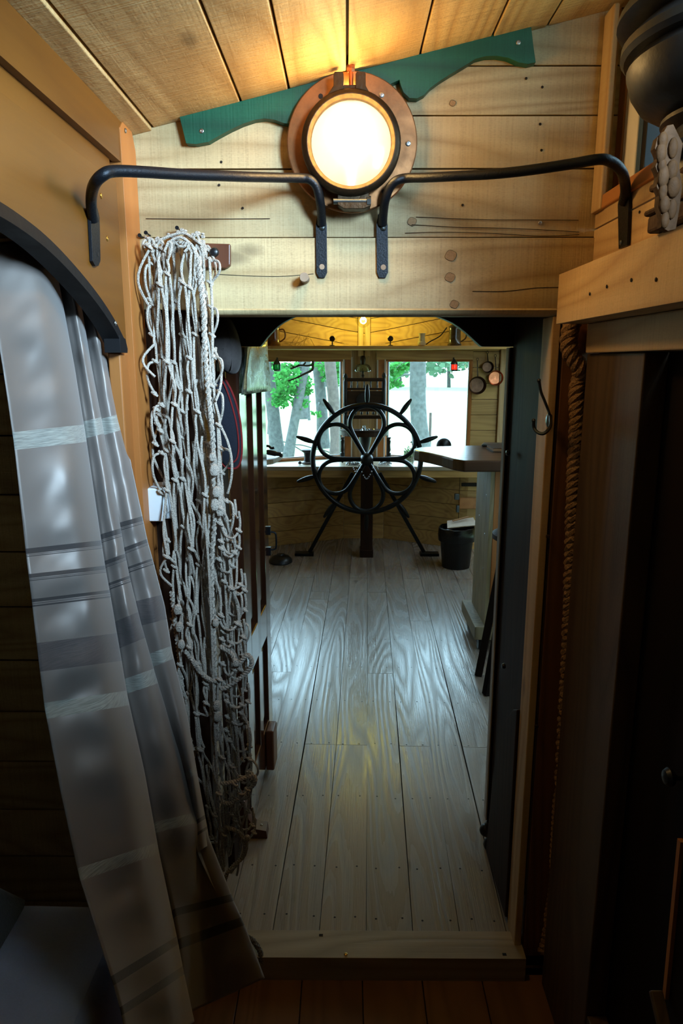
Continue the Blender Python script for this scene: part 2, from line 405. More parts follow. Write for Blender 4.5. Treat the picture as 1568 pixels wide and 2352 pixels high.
def tag(o, label=None, cat=None, group=None, kind=None):
    for k, v in (('label', label), ('category', cat), ('group', group), ('kind', kind)):
        if v: o[k] = v
    return o
def fixings(g, name, mat, pts, normal, r=.004):
    for p in pts:
        mb = MB(); mb.lathe([(r, 0), (r, .0008), (r * .7, .0016), (r * .35, .0018), (r * .3, .0006)], p, normal, n=12); mb.build(name, mat, g)
def thing(name, loc, label, cat, group=None):
    o = bpy.data.objects.new(name, None); C.objects.link(o); o.location = loc; o.empty_display_size = .05
    return tag(o, label, cat, group)
def copy_tree(o, parent=None):
    c = o.copy(); C.objects.link(c); c.parent = parent
    for ch in o.children: copy_tree(ch, c)
    return c
def smoothpath(pts, n=6, closed=False):
    P = [Vector(p) for p in pts]; out = []; m = len(P)
    for i in range(m if closed else m - 1):
        p0 = P[i - 1] if (i > 0 or closed) else P[0]; p1 = P[i]; p2 = P[(i + 1) % m]
        p3 = P[(i + 2) % m] if (closed or i + 2 < m) else P[-1]
        for j in range(n):
            t = j / n
            out.append(.5 * ((2 * p1) + (p2 - p0) * t + (2 * p0 - 5 * p1 + 4 * p2 - p3) * t * t + (3 * p1 - p0 - 3 * p2 + p3) * t ** 3))
    if not closed: out.append(P[-1])
    return out
def screws(mb, pts, normal, r=.004, mi=1):
    for p in pts:
        mb.lathe([(r, 0), (r, .0008), (r * .7, .0016), (r * .35, .0018), (r * .3, .0006)], p, normal, n=10, mi=mi)

# ================================================================== SETTING: near cabin
D = 1.50            # front face of the partition with the doorway
XL, XR = -0.425, 0.50
def st(o): o['kind'] = 'structure'; return o
def zc(x): return 1.945 + (x + .40) * .175      # roof height at x (it rises to the right)

# ceiling planks, running towards the partition
mb = MB()
cx = [-.46] + [at(px, py, Y=D).x for px, py in ((350, 283), (555, 222), (664, 195), (797, 170), (963, 122), (1127, 76), (1256, 50))] + [.62]
P0, P1 = at(325, 297, Y=D), at(1345, 37, Y=D)
def zc(x): return P0.z + (P1.z - P0.z) * (x - P0.x) / (P1.x - P0.x)
for i in range(len(cx) - 1):
    a, b = cx[i] + .0022, cx[i + 1] - .0022
    t = .022; dz = .004 * rnd.random() + (.006 if i == 0 else 0)
    mb.hexa([(a, -.9, zc(a) - dz), (b, -.9, zc(b) - dz), (b, D, zc(b) - dz), (a, D, zc(a) - dz), (a, -.9, zc(a) + t), (b, -.9, zc(b) + t), (b, D, zc(b) + t), (a, D, zc(a) + t)])
mb.box((-.5, -.95, 2.16), (.75, D, 2.18), mi=1)
mb.hexa([(-1.3, -.95, zc(-1.3) + .03), (.75, -.95, zc(.75) + .03), (.75, D + .1, zc(.75) + .03), (-1.3, D + .1, zc(-1.3) + .03)] + [(-1.3, -.95, zc(-1.3) + .06), (.75, -.95, zc(.75) + .06), (.75, D + .1, zc(.75) + .06), (-1.3, D + .1, zc(-1.3) + .06)], mi=1)
mb.v = mb.v; st(mb.build('ceiling', ['pine_y', 'gap'], bevel=.0015))

# partition wall over the doorway, horizontal planks
mb = MB()
JL, JR = -.30, at(1265, 800, Y=D).x       # doorway
hz = [at(784, y, Y=D).z for y in (20, 152, 266, 388, 546, 713)][::-1]
zt = zc(.62)
for i in range(len(hz) - 1):
    z0, z1 = hz[i] + .0015, hz[i + 1] - .0015
    dy = -.006 if i == 0 else rnd.random() * .002
    mb.box((-1.25, D + dy, z0), (.60, D + .022, z1))
mb.box((-1.25, D, hz[-1] + .001), (.60, D + .022, hz[-1] + .16))
mb.box((-1.25, D + .024, hz[0] + .03), (.60, D + .03, 2.3), mi=1)
# planks at the foot end of the bunk, behind the curtain
z = hz[0]
while z > -.05:
    mb.box((-1.25, D, z - .128), (-.50, D + .022, z - .002)); z -= .13
# board right of the doorway, behind the rope

pts = [at(x, y, Y=D - .001) for x, y in ((1245, 190 + 10), (1240, 285), (1243, 345), (1242, 568), (1262, 672), (1240, 512), (508, 372), (503, 425), (557, 478), (620, 687), (866, 689), (800, 561), (945, 561), (1062, 471), (1208, 180), (818, 655))]
for i, p in enumerate(pts):
    if i in (3, 5, 9, 10): screws(mb, [p], (0, -1, 0), .0042, mi=2)
    else: mb.lathe([(.0028, 0), (.0020, .0008)], p, (0, -1, 0), n=8, mi=1)
for x, y, r_ in ((1035, 587, .0115), (946, 509, .009), (1033, 637, .010), (1043, 699, .009), (1039, 237, .006)):
    c = at(x, y, Y=D - .0005 - (.006 if y > 548 else 0)); R1 = []
    for j in range(32):
        t = 6.283 * j / 32; R1.append(c + Vector((math.cos(t) * r_, -.0006, math.sin(t) * r_ * .9)))
    mb.add([c + (p - c) * .95 * (1 + .06 * math.sin(i * .8)) for i, p in enumerate(R1)] , [tuple(range(32))], mi=3); mb.tube([c + (p - c) * (1 + .06 * math.sin(i * .8)) for i, p in enumerate(R1)], .00035, n=5, closed=True, mi=1)
for pth in (((945, 516), (990, 519), (1050, 521), (1130, 524), (1220, 527), (1330, 534)), ((930, 535), (1010, 533), (1120, 536), (1240, 541), (1330, 539)), ((1085, 668), (1160, 668), (1230, 662), (1290, 659)), ((500, 630), (560, 634), (640, 634), (720, 629)), ((335, 503), (450, 504), (620, 503)), ((955, 498), (1100, 504), (1200, 506), (1328, 507))):
    P_ = [at(x, y, Y=D - .0004 - (.006 if y > 548 else .001)) for x, y in pth]
    mb.tube(smoothpath([p + Vector((0, 0, .001 * rnd.uniform(-1, 1))) for p in P_], 6), .0007, n=4, mi=1)
wf = st(mb.build('wall_front', ['pine_x', 'gap', 'steel', 'knot_wood'], bevel=.002))

mb = MB(); mb.box((.452, D, -.06), (.56, D + .02, hz[0] - .003)); st(mb.build('trim_22', 'orange_dull_z', bevel=.002))
# doorway frame: rounded header soffit, jambs, threshold
mb = MB()
zh = hz[0]
pr = [(0, 0), (.004, -.006), (.012, -.010), (.05, -.011), (.05, .02), (.012, .02)]
mb.prism([(-.33, D - .008 + y, zh + z) for y, z in pr], (.80, 0, 0))
st(mb.build('trim_1', 'pine_x', smooth=True))
mb = MB()
mb.box((JR, D - .002, .0), (JR + .017, D + .075, zh - .012))
for py in (1232, 1668): mb.obox(at(1258 - (py - 1232) * .06, py, Y=D - .004), (.009, .006, .008), mi=1)
st(mb.build('trim_2', ['pine_z', 'darkbrown_z'], bevel=.002))
mb = MB()
ty = at(784, 2137, Z=.012).y; tf = at(784, 2200, Z=.012).y
mb.box((-.42, tf, -.055), (JR + .02, ty, .012))
for x, y in ((794, 2192), (737, 2148), (1158, 2192)):
    p = at(x, y, Z=.012)
    if x == 794: mb.lathe([(.005, 0), (.0045, .002), (.002, .003)], p, n=12, mi=1)
    else: mb.obox(p, (.010, .008, .001), mi=2)
st(mb.build('trim_3', ['sill', 'brass', 'gap'], bevel=.004))
# dark lining of the doorway (right reveal) with a curved brace low down
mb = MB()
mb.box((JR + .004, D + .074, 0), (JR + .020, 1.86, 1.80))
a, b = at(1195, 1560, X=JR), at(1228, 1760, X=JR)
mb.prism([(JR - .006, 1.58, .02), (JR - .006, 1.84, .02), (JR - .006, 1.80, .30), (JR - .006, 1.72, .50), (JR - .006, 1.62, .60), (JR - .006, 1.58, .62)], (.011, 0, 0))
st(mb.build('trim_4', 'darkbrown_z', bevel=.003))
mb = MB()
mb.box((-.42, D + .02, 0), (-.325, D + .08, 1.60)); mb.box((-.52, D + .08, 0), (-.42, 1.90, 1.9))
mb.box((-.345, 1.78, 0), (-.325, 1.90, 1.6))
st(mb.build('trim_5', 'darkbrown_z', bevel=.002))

# left wall: stained plywood panels, with the arched bunk opening
x0 = XL
def L(px, py, dx=0): return at(px, py, X=XL + dx)
arch = [(-60, 432), (0, 466), (50, 500), (100, 540), (150, 590), (200, 648), (235, 695), (262, 738), (278, 770), (286, 786)]
AP = smoothpath([L(*p) for p in arch], 4)
up = L(235, 383); 
# lower panel with the arch cut out
zA = L(235, 388).z - .004          # its upper edge height (level line)
yF = L(272, 500).y                 # where it meets the corner post
Yn = AP[0].y - .25
poly = [Vector((XL, yF, zA)), Vector((XL, Yn - .4, zA)), Vector((XL, Yn - .4, AP[0].z - .30))]
# mirror the arch to its far side so that the opening closes near the camera
mir = [Vector((XL, 2 * AP[0].y - p.y, p.z)) for p in AP[::-1]]
mir = [p for p in mir if p.y < AP[0].y]
poly = [Vector((XL, yF, zA)), Vector((XL, -.9, zA)), Vector((XL, -.9, AP[-1].z))] + [Vector((XL, max(p.y, -.88), p.z)) for p in mir] + AP + [Vector((XL, yF, AP[-1].z))]
mb = MB(); mb.prism(poly, (-.012, 0, 0))
# middle strip, upper panel
zB0, zB1 = L(235, 380, -.012).z + .002, L(275, 372, .002).z
mb.box((XL - .026, -.9, zA - .02), (XL - .010, yF, zB1 + .03))
yU = L(276, 300).y
mb.box((XL - .012, -.9, zB1), (XL + .004, yU + .02, zc(XL) + .01))
mb.box((XL - .03, -.9, zA - .004), (XL - .0262, yF, zA + .05), mi=1)
screws(mb, [L(42, 12, .004), L(178, 166, .004), L(264, 258, .004), L(232, 450), L(246, 548)], (1, 0, 0), .005, mi=2)
st(mb.build('wall_left', ['ply', 'gap', 'brass'], bevel=.003))
# corner post with clipped top
mb = MB()
p = [at(268, 250, X=XL + .006), at(290, 262, X=XL + .006)]
yA, yB = at(276, 300, X=XL + .006).y, D
zt2 = zc(XL)
mb.prism([(XL + .006, yA, -.05), (XL + .006, yB, -.05), (XL + .006, yB, zt2 - .035), (XL + .006, yB - .02, zt2 - .004), (XL + .006, yA + .02, zt2 - .004), (XL + .006, yA, zt2 - .02)], (-.035, 0, 0))
screws(mb, [L(288, 300, .007), L(317, 325, .007)], (1, 0, 0), .0045, mi=1)
mb.box((XL - .04, D - .004, -.05), (-.385, D + .05, hz[0] + .12), mi=2)
st(mb.build('trim_6', ['orange_z', 'steel', 'darkbrown_z'], bevel=.004))
# dark band bent along the arch
mb = MB()
wpts = []
for i, p in enumerate(AP):
    t = (AP[min(i + 1, len(AP) - 1)] - AP[max(i - 1, 0)]).normalized(); n_ = Vector((0, -t.z, t.y)).normalized()
    if n_.z > 0: n_ = -n_
    wpts.append((p, n_))
def strip(mb, wp, off0, off1, x0, x1, **k):
    vs = []; fs = []
    for p, n_ in wp:
        for o_, x in ((off0, x0), (off1, x0), (off1, x1), (off0, x1)): vs.append(Vector((x, p.y + n_.y * o_, p.z + n_.z * o_)))
    m = len(wp)
    for i in range(m - 1):
        for j in range(4): fs.append((i * 4 + j, i * 4 + (j + 1) % 4, (i + 1) * 4 + (j + 1) % 4, (i + 1) * 4 + j))
    fs += [(3, 2, 1, 0), tuple((m - 1) * 4 + j for j in range(4))]
    mb.add(vs, fs, **k)
strip(mb, wpts, 0, .018, XL - .030, XL + .003)
e = AP[-1]; mb.prism([(XL + .004, e.y - .006, e.z + .006), (XL + .004, e.y + .004, e.z - .012), (XL + .004, e.y + .002, e.z - .020), (XL + .004, e.y - .040, e.z - .020), (XL + .004, e.y - .040, e.z + .012)], (-.03, 0, 0))
screws(mb, [L(265, 742, .004)], (1, 0, 0), .0045, mi=1)
st(mb.build('trim_7', ['arch_dark', 'steel'], smooth=True, bevel=.002))
# board of the wall below the arch end
mb = MB()
mb.box((XL - .03, e.y - .012, -.05), (XL - .006, yA + .004, e.z - .02))
st(mb.build('trim_8', 'orange_z', bevel=.003))
# outer shell behind the bunk, behind the camera
mb = MB()
z = -.05
while z < 2.2: mb.box((-1.27, -.9, z), (-1.25, D, z + .128)); z += .13
st(mb.build('wall_outer', 'pine_y_wall', bevel=.002))
mb = MB(); mb.box((-1.27, -.95, -.1), (.8, -.90, 2.3)); st(mb.build('wall_back', 'darkbrown_x'))

# near floor
mb = MB()
xs = sorted([at(px, 2300, Z=-.055).x for px in (545, 690, 833, 975, 1117)] + [-.6, -.8, -1.3, .58, .75])
for a, b in zip(xs, xs[1:]): mb.box((a + .0012, -.9, -.075), (b - .0012, tf + .02, -.055))
mb.box((-1.3, -.95, -.10), (.8, tf + .02, -.076), mi=1)
st(mb.build('floor_near', ['floor_near', 'gap'], bevel=.0015))

# right wall: planks, window recess, second window beside the camera
WY0, WY1 = .80, at(1372, 300, X=XR).y            # recess along the wall
zs = at(1362, 462, X=XR).z; ztop = at(1374, 45, X=XR).z
mb = MB()
zl = [at(1332, 712, X=XR).z, at(1332, 545, X=XR).z, zs, ztop]
def rw(y0, y1, z0, z1, **k): mb.box((XR, y0, z0 + .0015), (XR + .022, y1, z1 - .0015), **k)
AY0, AY1, AZ0, AZ1 = .02, .60, 1.58, 2.10         # opening of the second window
rw(-.9, D, at(1346, 811, X=XR).z + .01, zl[0]); rw(-.9, D, zl[0], zl[1]); 
zmid = (zl[1] + zs) / 2
rw(-.9, AY0, zl[1], zs); rw(AY1, D, zl[1], zs) if AZ0 < zs else rw(AY0, D, zl[1], zs)
rw(-.9, AY0, zs, 2.14); rw(AY1, WY0, zs, 2.14); rw(WY1 + .0, D, zs, zc(XR) + .02)
mb.box((XR + .0, WY0, ztop), (XR + .022, WY1, 2.16))
for x, y in ((1473, 392), (1468, 487), (1333, 640), (1350, 445)):
    mb.lathe([(.003, 0), (.0022, .001)], at(x, y, X=XR - .001), (-1, 0, 0), n=8, mi=1)
st(mb.build('wall_right', ['pine_y_wall', 'gap'], bevel=.002))
mb = MB()
mb.box((XR - .010, D - .052, zmid), (XR + .001, D, zc(XR) - .01))
st(mb.build('trim_9', 'pine_z', bevel=.003))

# visible window: reveal, casing, weathered outer post, sash and pane
g = thing('window_1', ((XR + .06), (WY0 + WY1) / 2, zs), None, None); g['kind'] = 'structure'
mb = MB()
mb.box((XR - .003, WY1 - .001, zs - .01), (XR + .034, WY1 + .016, ztop + .02))
mb.box((XR - .002, WY0, ztop), (XR + .10, WY1, ztop + .016))
mb.build('window_frame', 'orange_z', g, bevel=.002)
mb = MB()
mb.box((XR - .006, .70, zs - .028), (XR + .10, WY1 + .016, zs - .002))
mb.build('window_sill', 'orange_y', g, bevel=.003)
fy = WY1 - .004
mb = MB(); X1 = XR + .030
ya = at(1414, 350, X=X1).y; yb = at(1425, 350, X=X1).y; yc = at(1466, 280, X=X1 + .004).y; 
mb.box((X1, yb, zs), (X1 + .03, WY1 + .03, ztop)); mb.build('casing', 'orange_z', g, bevel=.002)
mb = MB(); mb.box((X1 + .003, yc, zs - .01), (X1 + .04, yb, ztop)); mb.build('outer_post', 'weathered_z', g, bevel=.002)
yd = at(1484, 280, X=X1 + .004).y
mb = MB(); mb.box((X1 + .006, yd, zs - .01), (X1 + .05, (yc + yd) / 2, ztop)); mb.box((X1 + .005, (yc + yd) / 2, zs - .01), (X1 + .045, yc, ztop), mi=1)
mb.box((X1 + .02, .70, zs - .01), (X1 + .05, yd, zs + .006)); mb.build('sash', ['black_plastic', 'blue_seal'], g, bevel=.001)
mb = MB(); mb.box((X1 + .03, .70, zs - .01), (X1 + .034, yd + .005, ztop)); mb.build('pane', 'pane', g)
# shutter slats leaning outside that window
mb = MB()
for i in range(3): mb.box((X1 + .16 + .004 * i, .60 + .21 * i, 1.2), (X1 + .175, .79 + .21 * i - .012, 2.4))
mb.build('shutter', 'weathered_z', g, bevel=.003)
# window beside the camera (its light reaches the curtain)
g = thing('window_2', (XR + .05, (AY0 + AY1) / 2, AZ0), None, None); g['kind'] = 'structure'
mb = MB()
mb.box((XR, AY0 - .03, AZ0 - .03), (XR + .07, AY1 + .03, AZ0)); mb.box((XR, AY0 - .03, AZ1), (XR + .07, AY1 + .03, AZ1 + .03))
mb.box((XR + .02, AY0 - .03, AZ0), (XR + .07, AY0, AZ1)); mb.box((XR + .02, AY1, AZ0), (XR + .04, AY1 + .03, AZ1))
mb.build('window_frame', 'orange_y', g)

# long beam and the board below it
mb = MB()
pe = at(1280, 690, Y=D - .06); XB = pe.x
ye = at(1280, 690, X=XB).y
mb.hexa([(XB, -.6, at(1280, 742, X=XB).z), (XR, -.6, at(1280, 742, X=XB).z), (XR, ye + .03, at(1280, 742, X=XB).z), (XB, ye, at(1290, 742, X=XB).z),
         (XB, -.6, at(1280, 632, X=XB).z), (XR, -.6, at(1280, 632, X=XB).z), (XR, ye + .03, at(1280, 632, X=XB).z), (XB, ye, at(1280, 632, X=XB).z)])
for x, y in ((1393, 658), (1449, 643), (1506, 642), (1354, 675)): mb.lathe([(.0035, 0), (.0025, .001)], at(x, y, X=XB - .001), (-1, 0, 0), n=8, mi=1)
st(mb.build('trim_10', ['pine_y_wall', 'gap'], bevel=.004))
BZ = at(1280, 632, X=XB).z
mb = MB()
XC = XR - .022; yC = at(1346, 775, X=XC).y
mb.box((XC, -.6, at(1346, 811, X=XC).z), (XR + .03, yC, at(1280, 742, X=XB).z - .001))
st(mb.build('trim_11', 'pine_y_wall', bevel=.003))
# cupboard front under the beam
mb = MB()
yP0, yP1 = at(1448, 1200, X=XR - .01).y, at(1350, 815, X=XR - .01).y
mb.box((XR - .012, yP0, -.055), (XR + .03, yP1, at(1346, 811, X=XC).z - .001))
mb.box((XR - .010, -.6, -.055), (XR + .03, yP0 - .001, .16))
st(mb.build('trim_12', 'pine_z_shaded', bevel=.003))
mb = MB()
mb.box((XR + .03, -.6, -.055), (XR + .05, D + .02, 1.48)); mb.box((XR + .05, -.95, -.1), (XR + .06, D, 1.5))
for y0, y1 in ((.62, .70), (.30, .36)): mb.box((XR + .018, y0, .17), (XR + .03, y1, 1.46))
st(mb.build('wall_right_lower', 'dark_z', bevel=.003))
mb = MB(); mb.box((XR + .10, -.95, 1.4), (XR + .12, -.02, 2.3)); st(mb.build('wall_right_outer', 'pine_y_wall'))

# ================================================================== SETTING: far saloon
def Rz(p, a):
    c, s_ = math.cos(a), math.sin(a); return Vector((p[0] * c - p[1] * s_, p[0] * s_ + p[1] * c, 0))
mb = MB()
A = -R(1.64)
o0 = at(845, 2136, Z=0)
wd = (at(952, 2136, Z=0).x - o0.x)
loc0 = Rz((o0.x, o0.y), -A).x
frs = random.Random(3)
for i in range(-9, 12):
    a, b = loc0 + i * wd, loc0 + (i + 1) * wd
    ys = [1.35, 2.46 if i in (-2, -1, 1, 3) else 3.1 + .35 * ((i * 7) % 4), 4.3 + .3 * ((i * 5) % 3), 6.2]
    for y0, y1 in zip(ys, ys[1:]):
        c = [Rz(q, A) for q in ((a + .0009, y0 + .0008), (b - .0009, y0 + .0008), (b - .0009, y1 - .0008), (a + .0009, y1 - .0008))]
        c = [Vector((p.x, max(p.y, ty - .004), 0)) for p in c]
        mb.hexa([(p.x, p.y, -.02) for p in c] + [(p.x, p.y, 0) for p in c], pid=frs.random())
# nails in rows over the joists
for yy in (1.60, 1.79, 2.13, 2.47, 2.82, 3.17, 3.52, 3.95, 4.4):
    for i in range(-6, 9):
        for f in (.22, .76):
            p = Rz((loc0 + (i + f + .05 * frs.uniform(-1, 1)) * wd, yy + .006 * frs.uniform(-1, 1)), A)
            mb.lathe([(.0034, 0), (.003, .0004)], (p.x, p.y, .0), n=6, mi=1)
mb.box((-1.6, 1.5, -.05), (1.8, 6.3, -.021), mi=1)
st(mb.build('floor_far', ['floor_far', 'gap'], bevel=.0006))

Q = {}
Q[1] = at(560, 900, Y=5.36); Q[2] = at(789, 900, Y=5.70); Q[3] = at(884, 900, Y=5.70); Q[4] = at(1083, 900, Y=5.36); Q[5] = at(1420, 900, Y=5.36)
QL = Vector((-1.35, Q[1].y, 0))
ZS = .685; ZW = at(836, 829, Y=5.5).z; ZSH = at(836, 802, Y=5.15).z
def seg(mb, P, Qq, z0, z1, h, slope=0, th=.022, **k):
    d = Vector((Qq.x - P.x, Qq.y - P.y, 0)); n_ = Vector((-d.y, d.x, 0)).normalized() * th
    z = z0
    while z < z1 - .01:
        zt_ = min(z + h, z1) - .003; s_ = slope * d.length
        a, b = Vector((P.x, P.y, 0)), Vector((Qq.x, Qq.y, 0))
        def v_(p, zz): return (p.x, p.y, zz)
        mb.hexa([v_(a, z), v_(b, z + s_), v_(b + n_, z + s_), v_(a + n_, z), v_(a, zt_), v_(b, zt_ + s_), v_(b + n_, zt_ + s_), v_(a + n_, zt_)], **k)
        z += h
for nm, pairs in (('wall_stern_left', ((QL, Q[1]), (Q[1], Q[2]))), ('wall_stern_middle', ((Q[2], Q[3]),)), ('wall_stern_right', ((Q[3], Q[4]), (Q[4], Q[5])))):
    mb = MB()
    for i, (P, Qq) in enumerate(pairs):
        win = (P, Qq) in ((Q[1], Q[2]), (Q[3], Q[4]))
        if nm == 'wall_stern_middle':
            d = (Qq - P) / 5
            for j in range(5):
                a = P + d * j; mb.box((a.x + .001, a.y, ZS), (a.x + d.x - .001, a.y + .02, 1.60), mi=1)
            seg(mb, P, Qq, 0, ZS, .125)
        else:
            seg(mb, P, Qq, 0, ZS if win else 1.56, .118)
            if win: mb.hexa([(P.x, P.y, ZW), (Qq.x, Qq.y, ZW), (Qq.x, Qq.y + .03, ZW), (P.x, P.y + .03, ZW), (P.x, P.y, 1.60), (Qq.x, Qq.y, 1.60), (Qq.x, Qq.y + .03, 1.60), (P.x, P.y + .03, 1.60)])
    st(mb.build(nm, ['pine_x_far', 'pine_z'], bevel=.002))
# outer skin added behind the walls to stop light leaking through gaps
mb = MB()
for P, Qq, a, b in ((QL, Q[1], -.05, 2.3), (Q[1], Q[2], -.05, ZS - .01), (Q[2], Q[3], -.05, 2.3), (Q[3], Q[4], -.05, ZS - .01), (Q[4], Q[5], -.05, 2.3), (Q[1], Q[2], ZW + .02, 2.3), (Q[3], Q[4], ZW + .02, 2.3)):
    d = (Qq - P).normalized(); nn = Vector((-d.y, d.x, 0))
    p = [P + nn * .06 - d * .02, Qq + nn * .06 + d * .02, Qq + nn * .075 + d * .02, P + nn * .075 - d * .02]
    mb.hexa([(q.x, q.y, a) for q in p] + [(q.x, q.y, b) for q in p])
mb.box((-1.40, 1.45, -.06), (-1.385, 5.5, 2.3)); mb.box((Q[5].x + .035, 1.45, -.06), (Q[5].x + .05, 5.5, 2.3))
mb.box((-1.4, 1.40, 2.21), (1.8, 6.0, 2.23)); mb.box((-1.4, .5, -.13), (1.8, 5.85, -.11)); mb.box((-1.4, -1, -.13), (.85, 1.6, -.11)); mb.box((-1.29, -1, -.12), (-1.28, 1.6, 2.3))
mb.box((.60, 1.40, -.12), (1.8, 1.45, 2.3)); mb.box((.565, 1.45, -.12), (.62, 1.62, 2.3))
mb.box((XR + .062, -.6, -.12), (XR + .075, 1.5, 1.30))
st(mb.build('wall_light_stop', 'weathered_z'))
mb = MB()
for P, Qq in ((QL, Q[1]), (Q[1], Q[2]), (Q[2], Q[3]), (Q[3], Q[4]), (Q[4], Q[5])):
    mb.hexa([(P.x, P.y + .025, ZW + .03), (Qq.x, Qq.y + .025, ZW + .03), (Qq.x, Qq.y + .035, ZW + .03), (P.x, P.y + .035, ZW + .03), (P.x, P.y + .025, 2.2), (Qq.x, Qq.y + .025, 2.2), (Qq.x, Qq.y + .035, 2.2), (P.x, P.y + .035, 2.2)])
st(mb.build('wall_lining', 'darkbrown_x'))
# raked planking above the shelf
for nm, ch, sl in (('wall_upper_left', ((Q[2] + Q[3]) / 2, Q[2], Q[1], QL), .16), ('wall_upper_right', ((Q[2] + Q[3]) / 2, Q[3], Q[4], Q[5]), .16)):
    mb = MB()
    for r_ in range(-8, 11):
        z0 = 1.575 + r_ * .105; pid = rnd.random()
        for P, Qq in zip(ch, ch[1:]):
            L_ = (Qq - P).length; nx = -.022
            za, zb2 = z0, z0 + sl * L_
            lo, hi = (max(za, 1.575), max(zb2, 1.575)), (max(za + .100, 1.5755), max(zb2 + .100, 1.5755))
            z0 = zb2
            if hi[1] < 1.577 or lo[0] > 2.14: continue
            mb.hexa([(P.x, P.y - .002, lo[0]), (Qq.x, Qq.y - .002, lo[1]), (Qq.x, Qq.y + .02, lo[1]), (P.x, P.y + .02, lo[0]), (P.x, P.y - .002, hi[0]), (Qq.x, Qq.y - .002, hi[1]), (Qq.x, Qq.y + .02, hi[1]), (P.x, P.y + .02, hi[0])], pid=pid)
    mb2 = mb
    st(mb.build(nm, 'pine_x_far'))
mb = MB()
a = at(815, 780, Y=5.68)
mb.box((at(822, 780, Y=5.68).x, 5.66, 1.5), (at(834, 780, Y=5.68).x, 5.72, 2.1)); mb.box((at(838, 780, Y=5.68).x, 5.67, 1.5), (at(850, 780, Y=5.68).x, 5.72, 2.1))
st(mb.build('trim_13', 'pine_z', bevel=.003))
# side walls, ceiling of the saloon
for nm, x, y0 in (('wall_port', -1.35, 1.9), ('wall_starboard', Q[5].x, 1.85)):
    mb = MB(); z = 0
    while z < 2.2: mb.box((x - .02, y0 - .4, z), (x, Q[1].y + .05, z + .117)) if x < 0 else mb.box((x, y0 - .4, z), (x + .02, Q[1].y + .05, z + .117)); z += .12
    st(mb.build(nm, 'pine_y_wall', bevel=.002))
mb = MB(); 
for i in range(27): mb.box((-1.4, 1.5 + i * .16, 2.15), (1.7, 1.5 + i * .16 + .157, 2.17))
mb.box((-1.4, 1.5, 2.18), (1.7, 6.0, 2.2)); st(mb.build('ceiling_saloon', 'pine_x_far'))
mb = MB(); mb.box((-1.4, 1.54, 1.60), (1.7, 1.56, 2.2)); mb.box((.60, 1.54, 0), (1.7, 1.56, 1.6)); mb.box((-1.4, 1.54, 0), (-.43, 1.56, 1.6)); st(mb.build('wall_bulkhead', 'darkbrown_x'))
mb = MB(); mb.box((.50, 1.60, 0), (.52, 2.05, 1.95)); st(mb.build('wall_locker', 'dark_z'))

# sill board, shelf, valances
mb = MB()
ysf = 5.20
mb.prism([(QL.x, ysf, ZS - .03), (Q[5].x, ysf, ZS - .03), (Q[5].x, Q[4].y, ZS - .03), (Q[4].x, Q[4].y, ZS - .03), (Q[3].x, Q[3].y, ZS - .03), (Q[2].x, Q[2].y, ZS - .03), (Q[1].x, Q[1].y, ZS - .03), (QL.x, Q[1].y, ZS - .03)], (0, 0, .03))
mb.box((QL.x, ysf + .01, ZS - .085), (Q[5].x, ysf + .025, ZS - .03), mi=1)
st(mb.build('trim_14', ['sill', 'pine_x_far'], bevel=.003))
mb = MB()
ysh = 5.15
mb.prism([(QL.x, ysh, ZSH), (Q[5].x, ysh, ZSH), (Q[5].x, Q[4].y, ZSH), (Q[4].x, Q[4].y, ZSH), (Q[3].x, Q[3].y, ZSH), (Q[2].x, Q[2].y, ZSH), (Q[1].x, Q[1].y, ZSH), (QL.x, Q[1].y, ZSH)], (0, 0, .024))
st(mb.build('trim_15', 'pine_x_far', bevel=.003))
SHZ = ZSH + .024
def valance(name, px0, px1, Y):
    mb = MB(); n = 40; top = []; bot = []
    for i in range(n + 1):
        px = px0 + (px1 - px0) * i / n
        sc = abs(math.sin(math.pi * 1.5 * i / n + .6)) ** .7 * 4
        bot.append(at(px, 829.5 - sc, Y=Y)); top.append(at(px, 806, Y=Y))
    for i in range(n):
        mb.hexa([bot[i], bot[i + 1], bot[i + 1] + Vector((0, .015, 0)), bot[i] + Vector((0, .015, 0)), top[i], top[i + 1], top[i + 1] + Vector((0, .015, 0)), top[i] + Vector((0, .015, 0))], pid=.3)
    st(mb.build(name, 'pine_x_far'))
valance('trim_16', 585, 806, 5.34); valance('trim_17', 865, 1086, 5.34)

# stern windows: casing, dark seal, pane
def stern_window(n, P, Qq, inner):
    g = thing('window_%d' % n, ((P.x + Qq.x) / 2, (P.y + Qq.y) / 2, ZS), None, None); g['kind'] = 'structure'
    d = (Qq - P); d.z = 0; L_ = d.length; d.normalize(); nn = Vector((-d.y, d.x, 0))
    def bx(mb, u0, u1, z0, z1, o0, o1, **k):
        p = [P + d * u0 + nn * o0, P + d * u1 + nn * o0, P + d * u1 + nn * o1, P + d * u0 + nn * o1]
        mb.hexa([(q.x, q.y, z0) for q in p] + [(q.x, q.y, z1) for q in p], **k)
    mb = MB()
    bx(mb, 0, L_, ZS, ZS + .022, -.02, .03); bx(mb, 0, .02, ZS, ZW, -.02, .03); bx(mb, L_ - .02, L_, ZS, ZW, -.02, .03); bx(mb, 0, L_, ZW - .006, ZW + .02, -.01, .03)
    mb.build('window_frame', 'orange_z', g, bevel=.002)
    mb = MB()
    bx(mb, .02, L_ - .02, ZS + .022, ZS + .028, .0, .02); bx(mb, .02, .028, ZS, ZW, 0, .02); bx(mb, L_ - .028, L_ - .02, ZS, ZW, 0, .02)
    mb.build('seal', 'black_plastic', g)
    mb = MB(); bx(mb, .02, L_ - .02, ZS + .02, ZW, .008, .012); mb.build('pane', 'pane', g)
stern_window(3, Q[1], Q[2], 1); stern_window(4, Q[3], Q[4], -1)
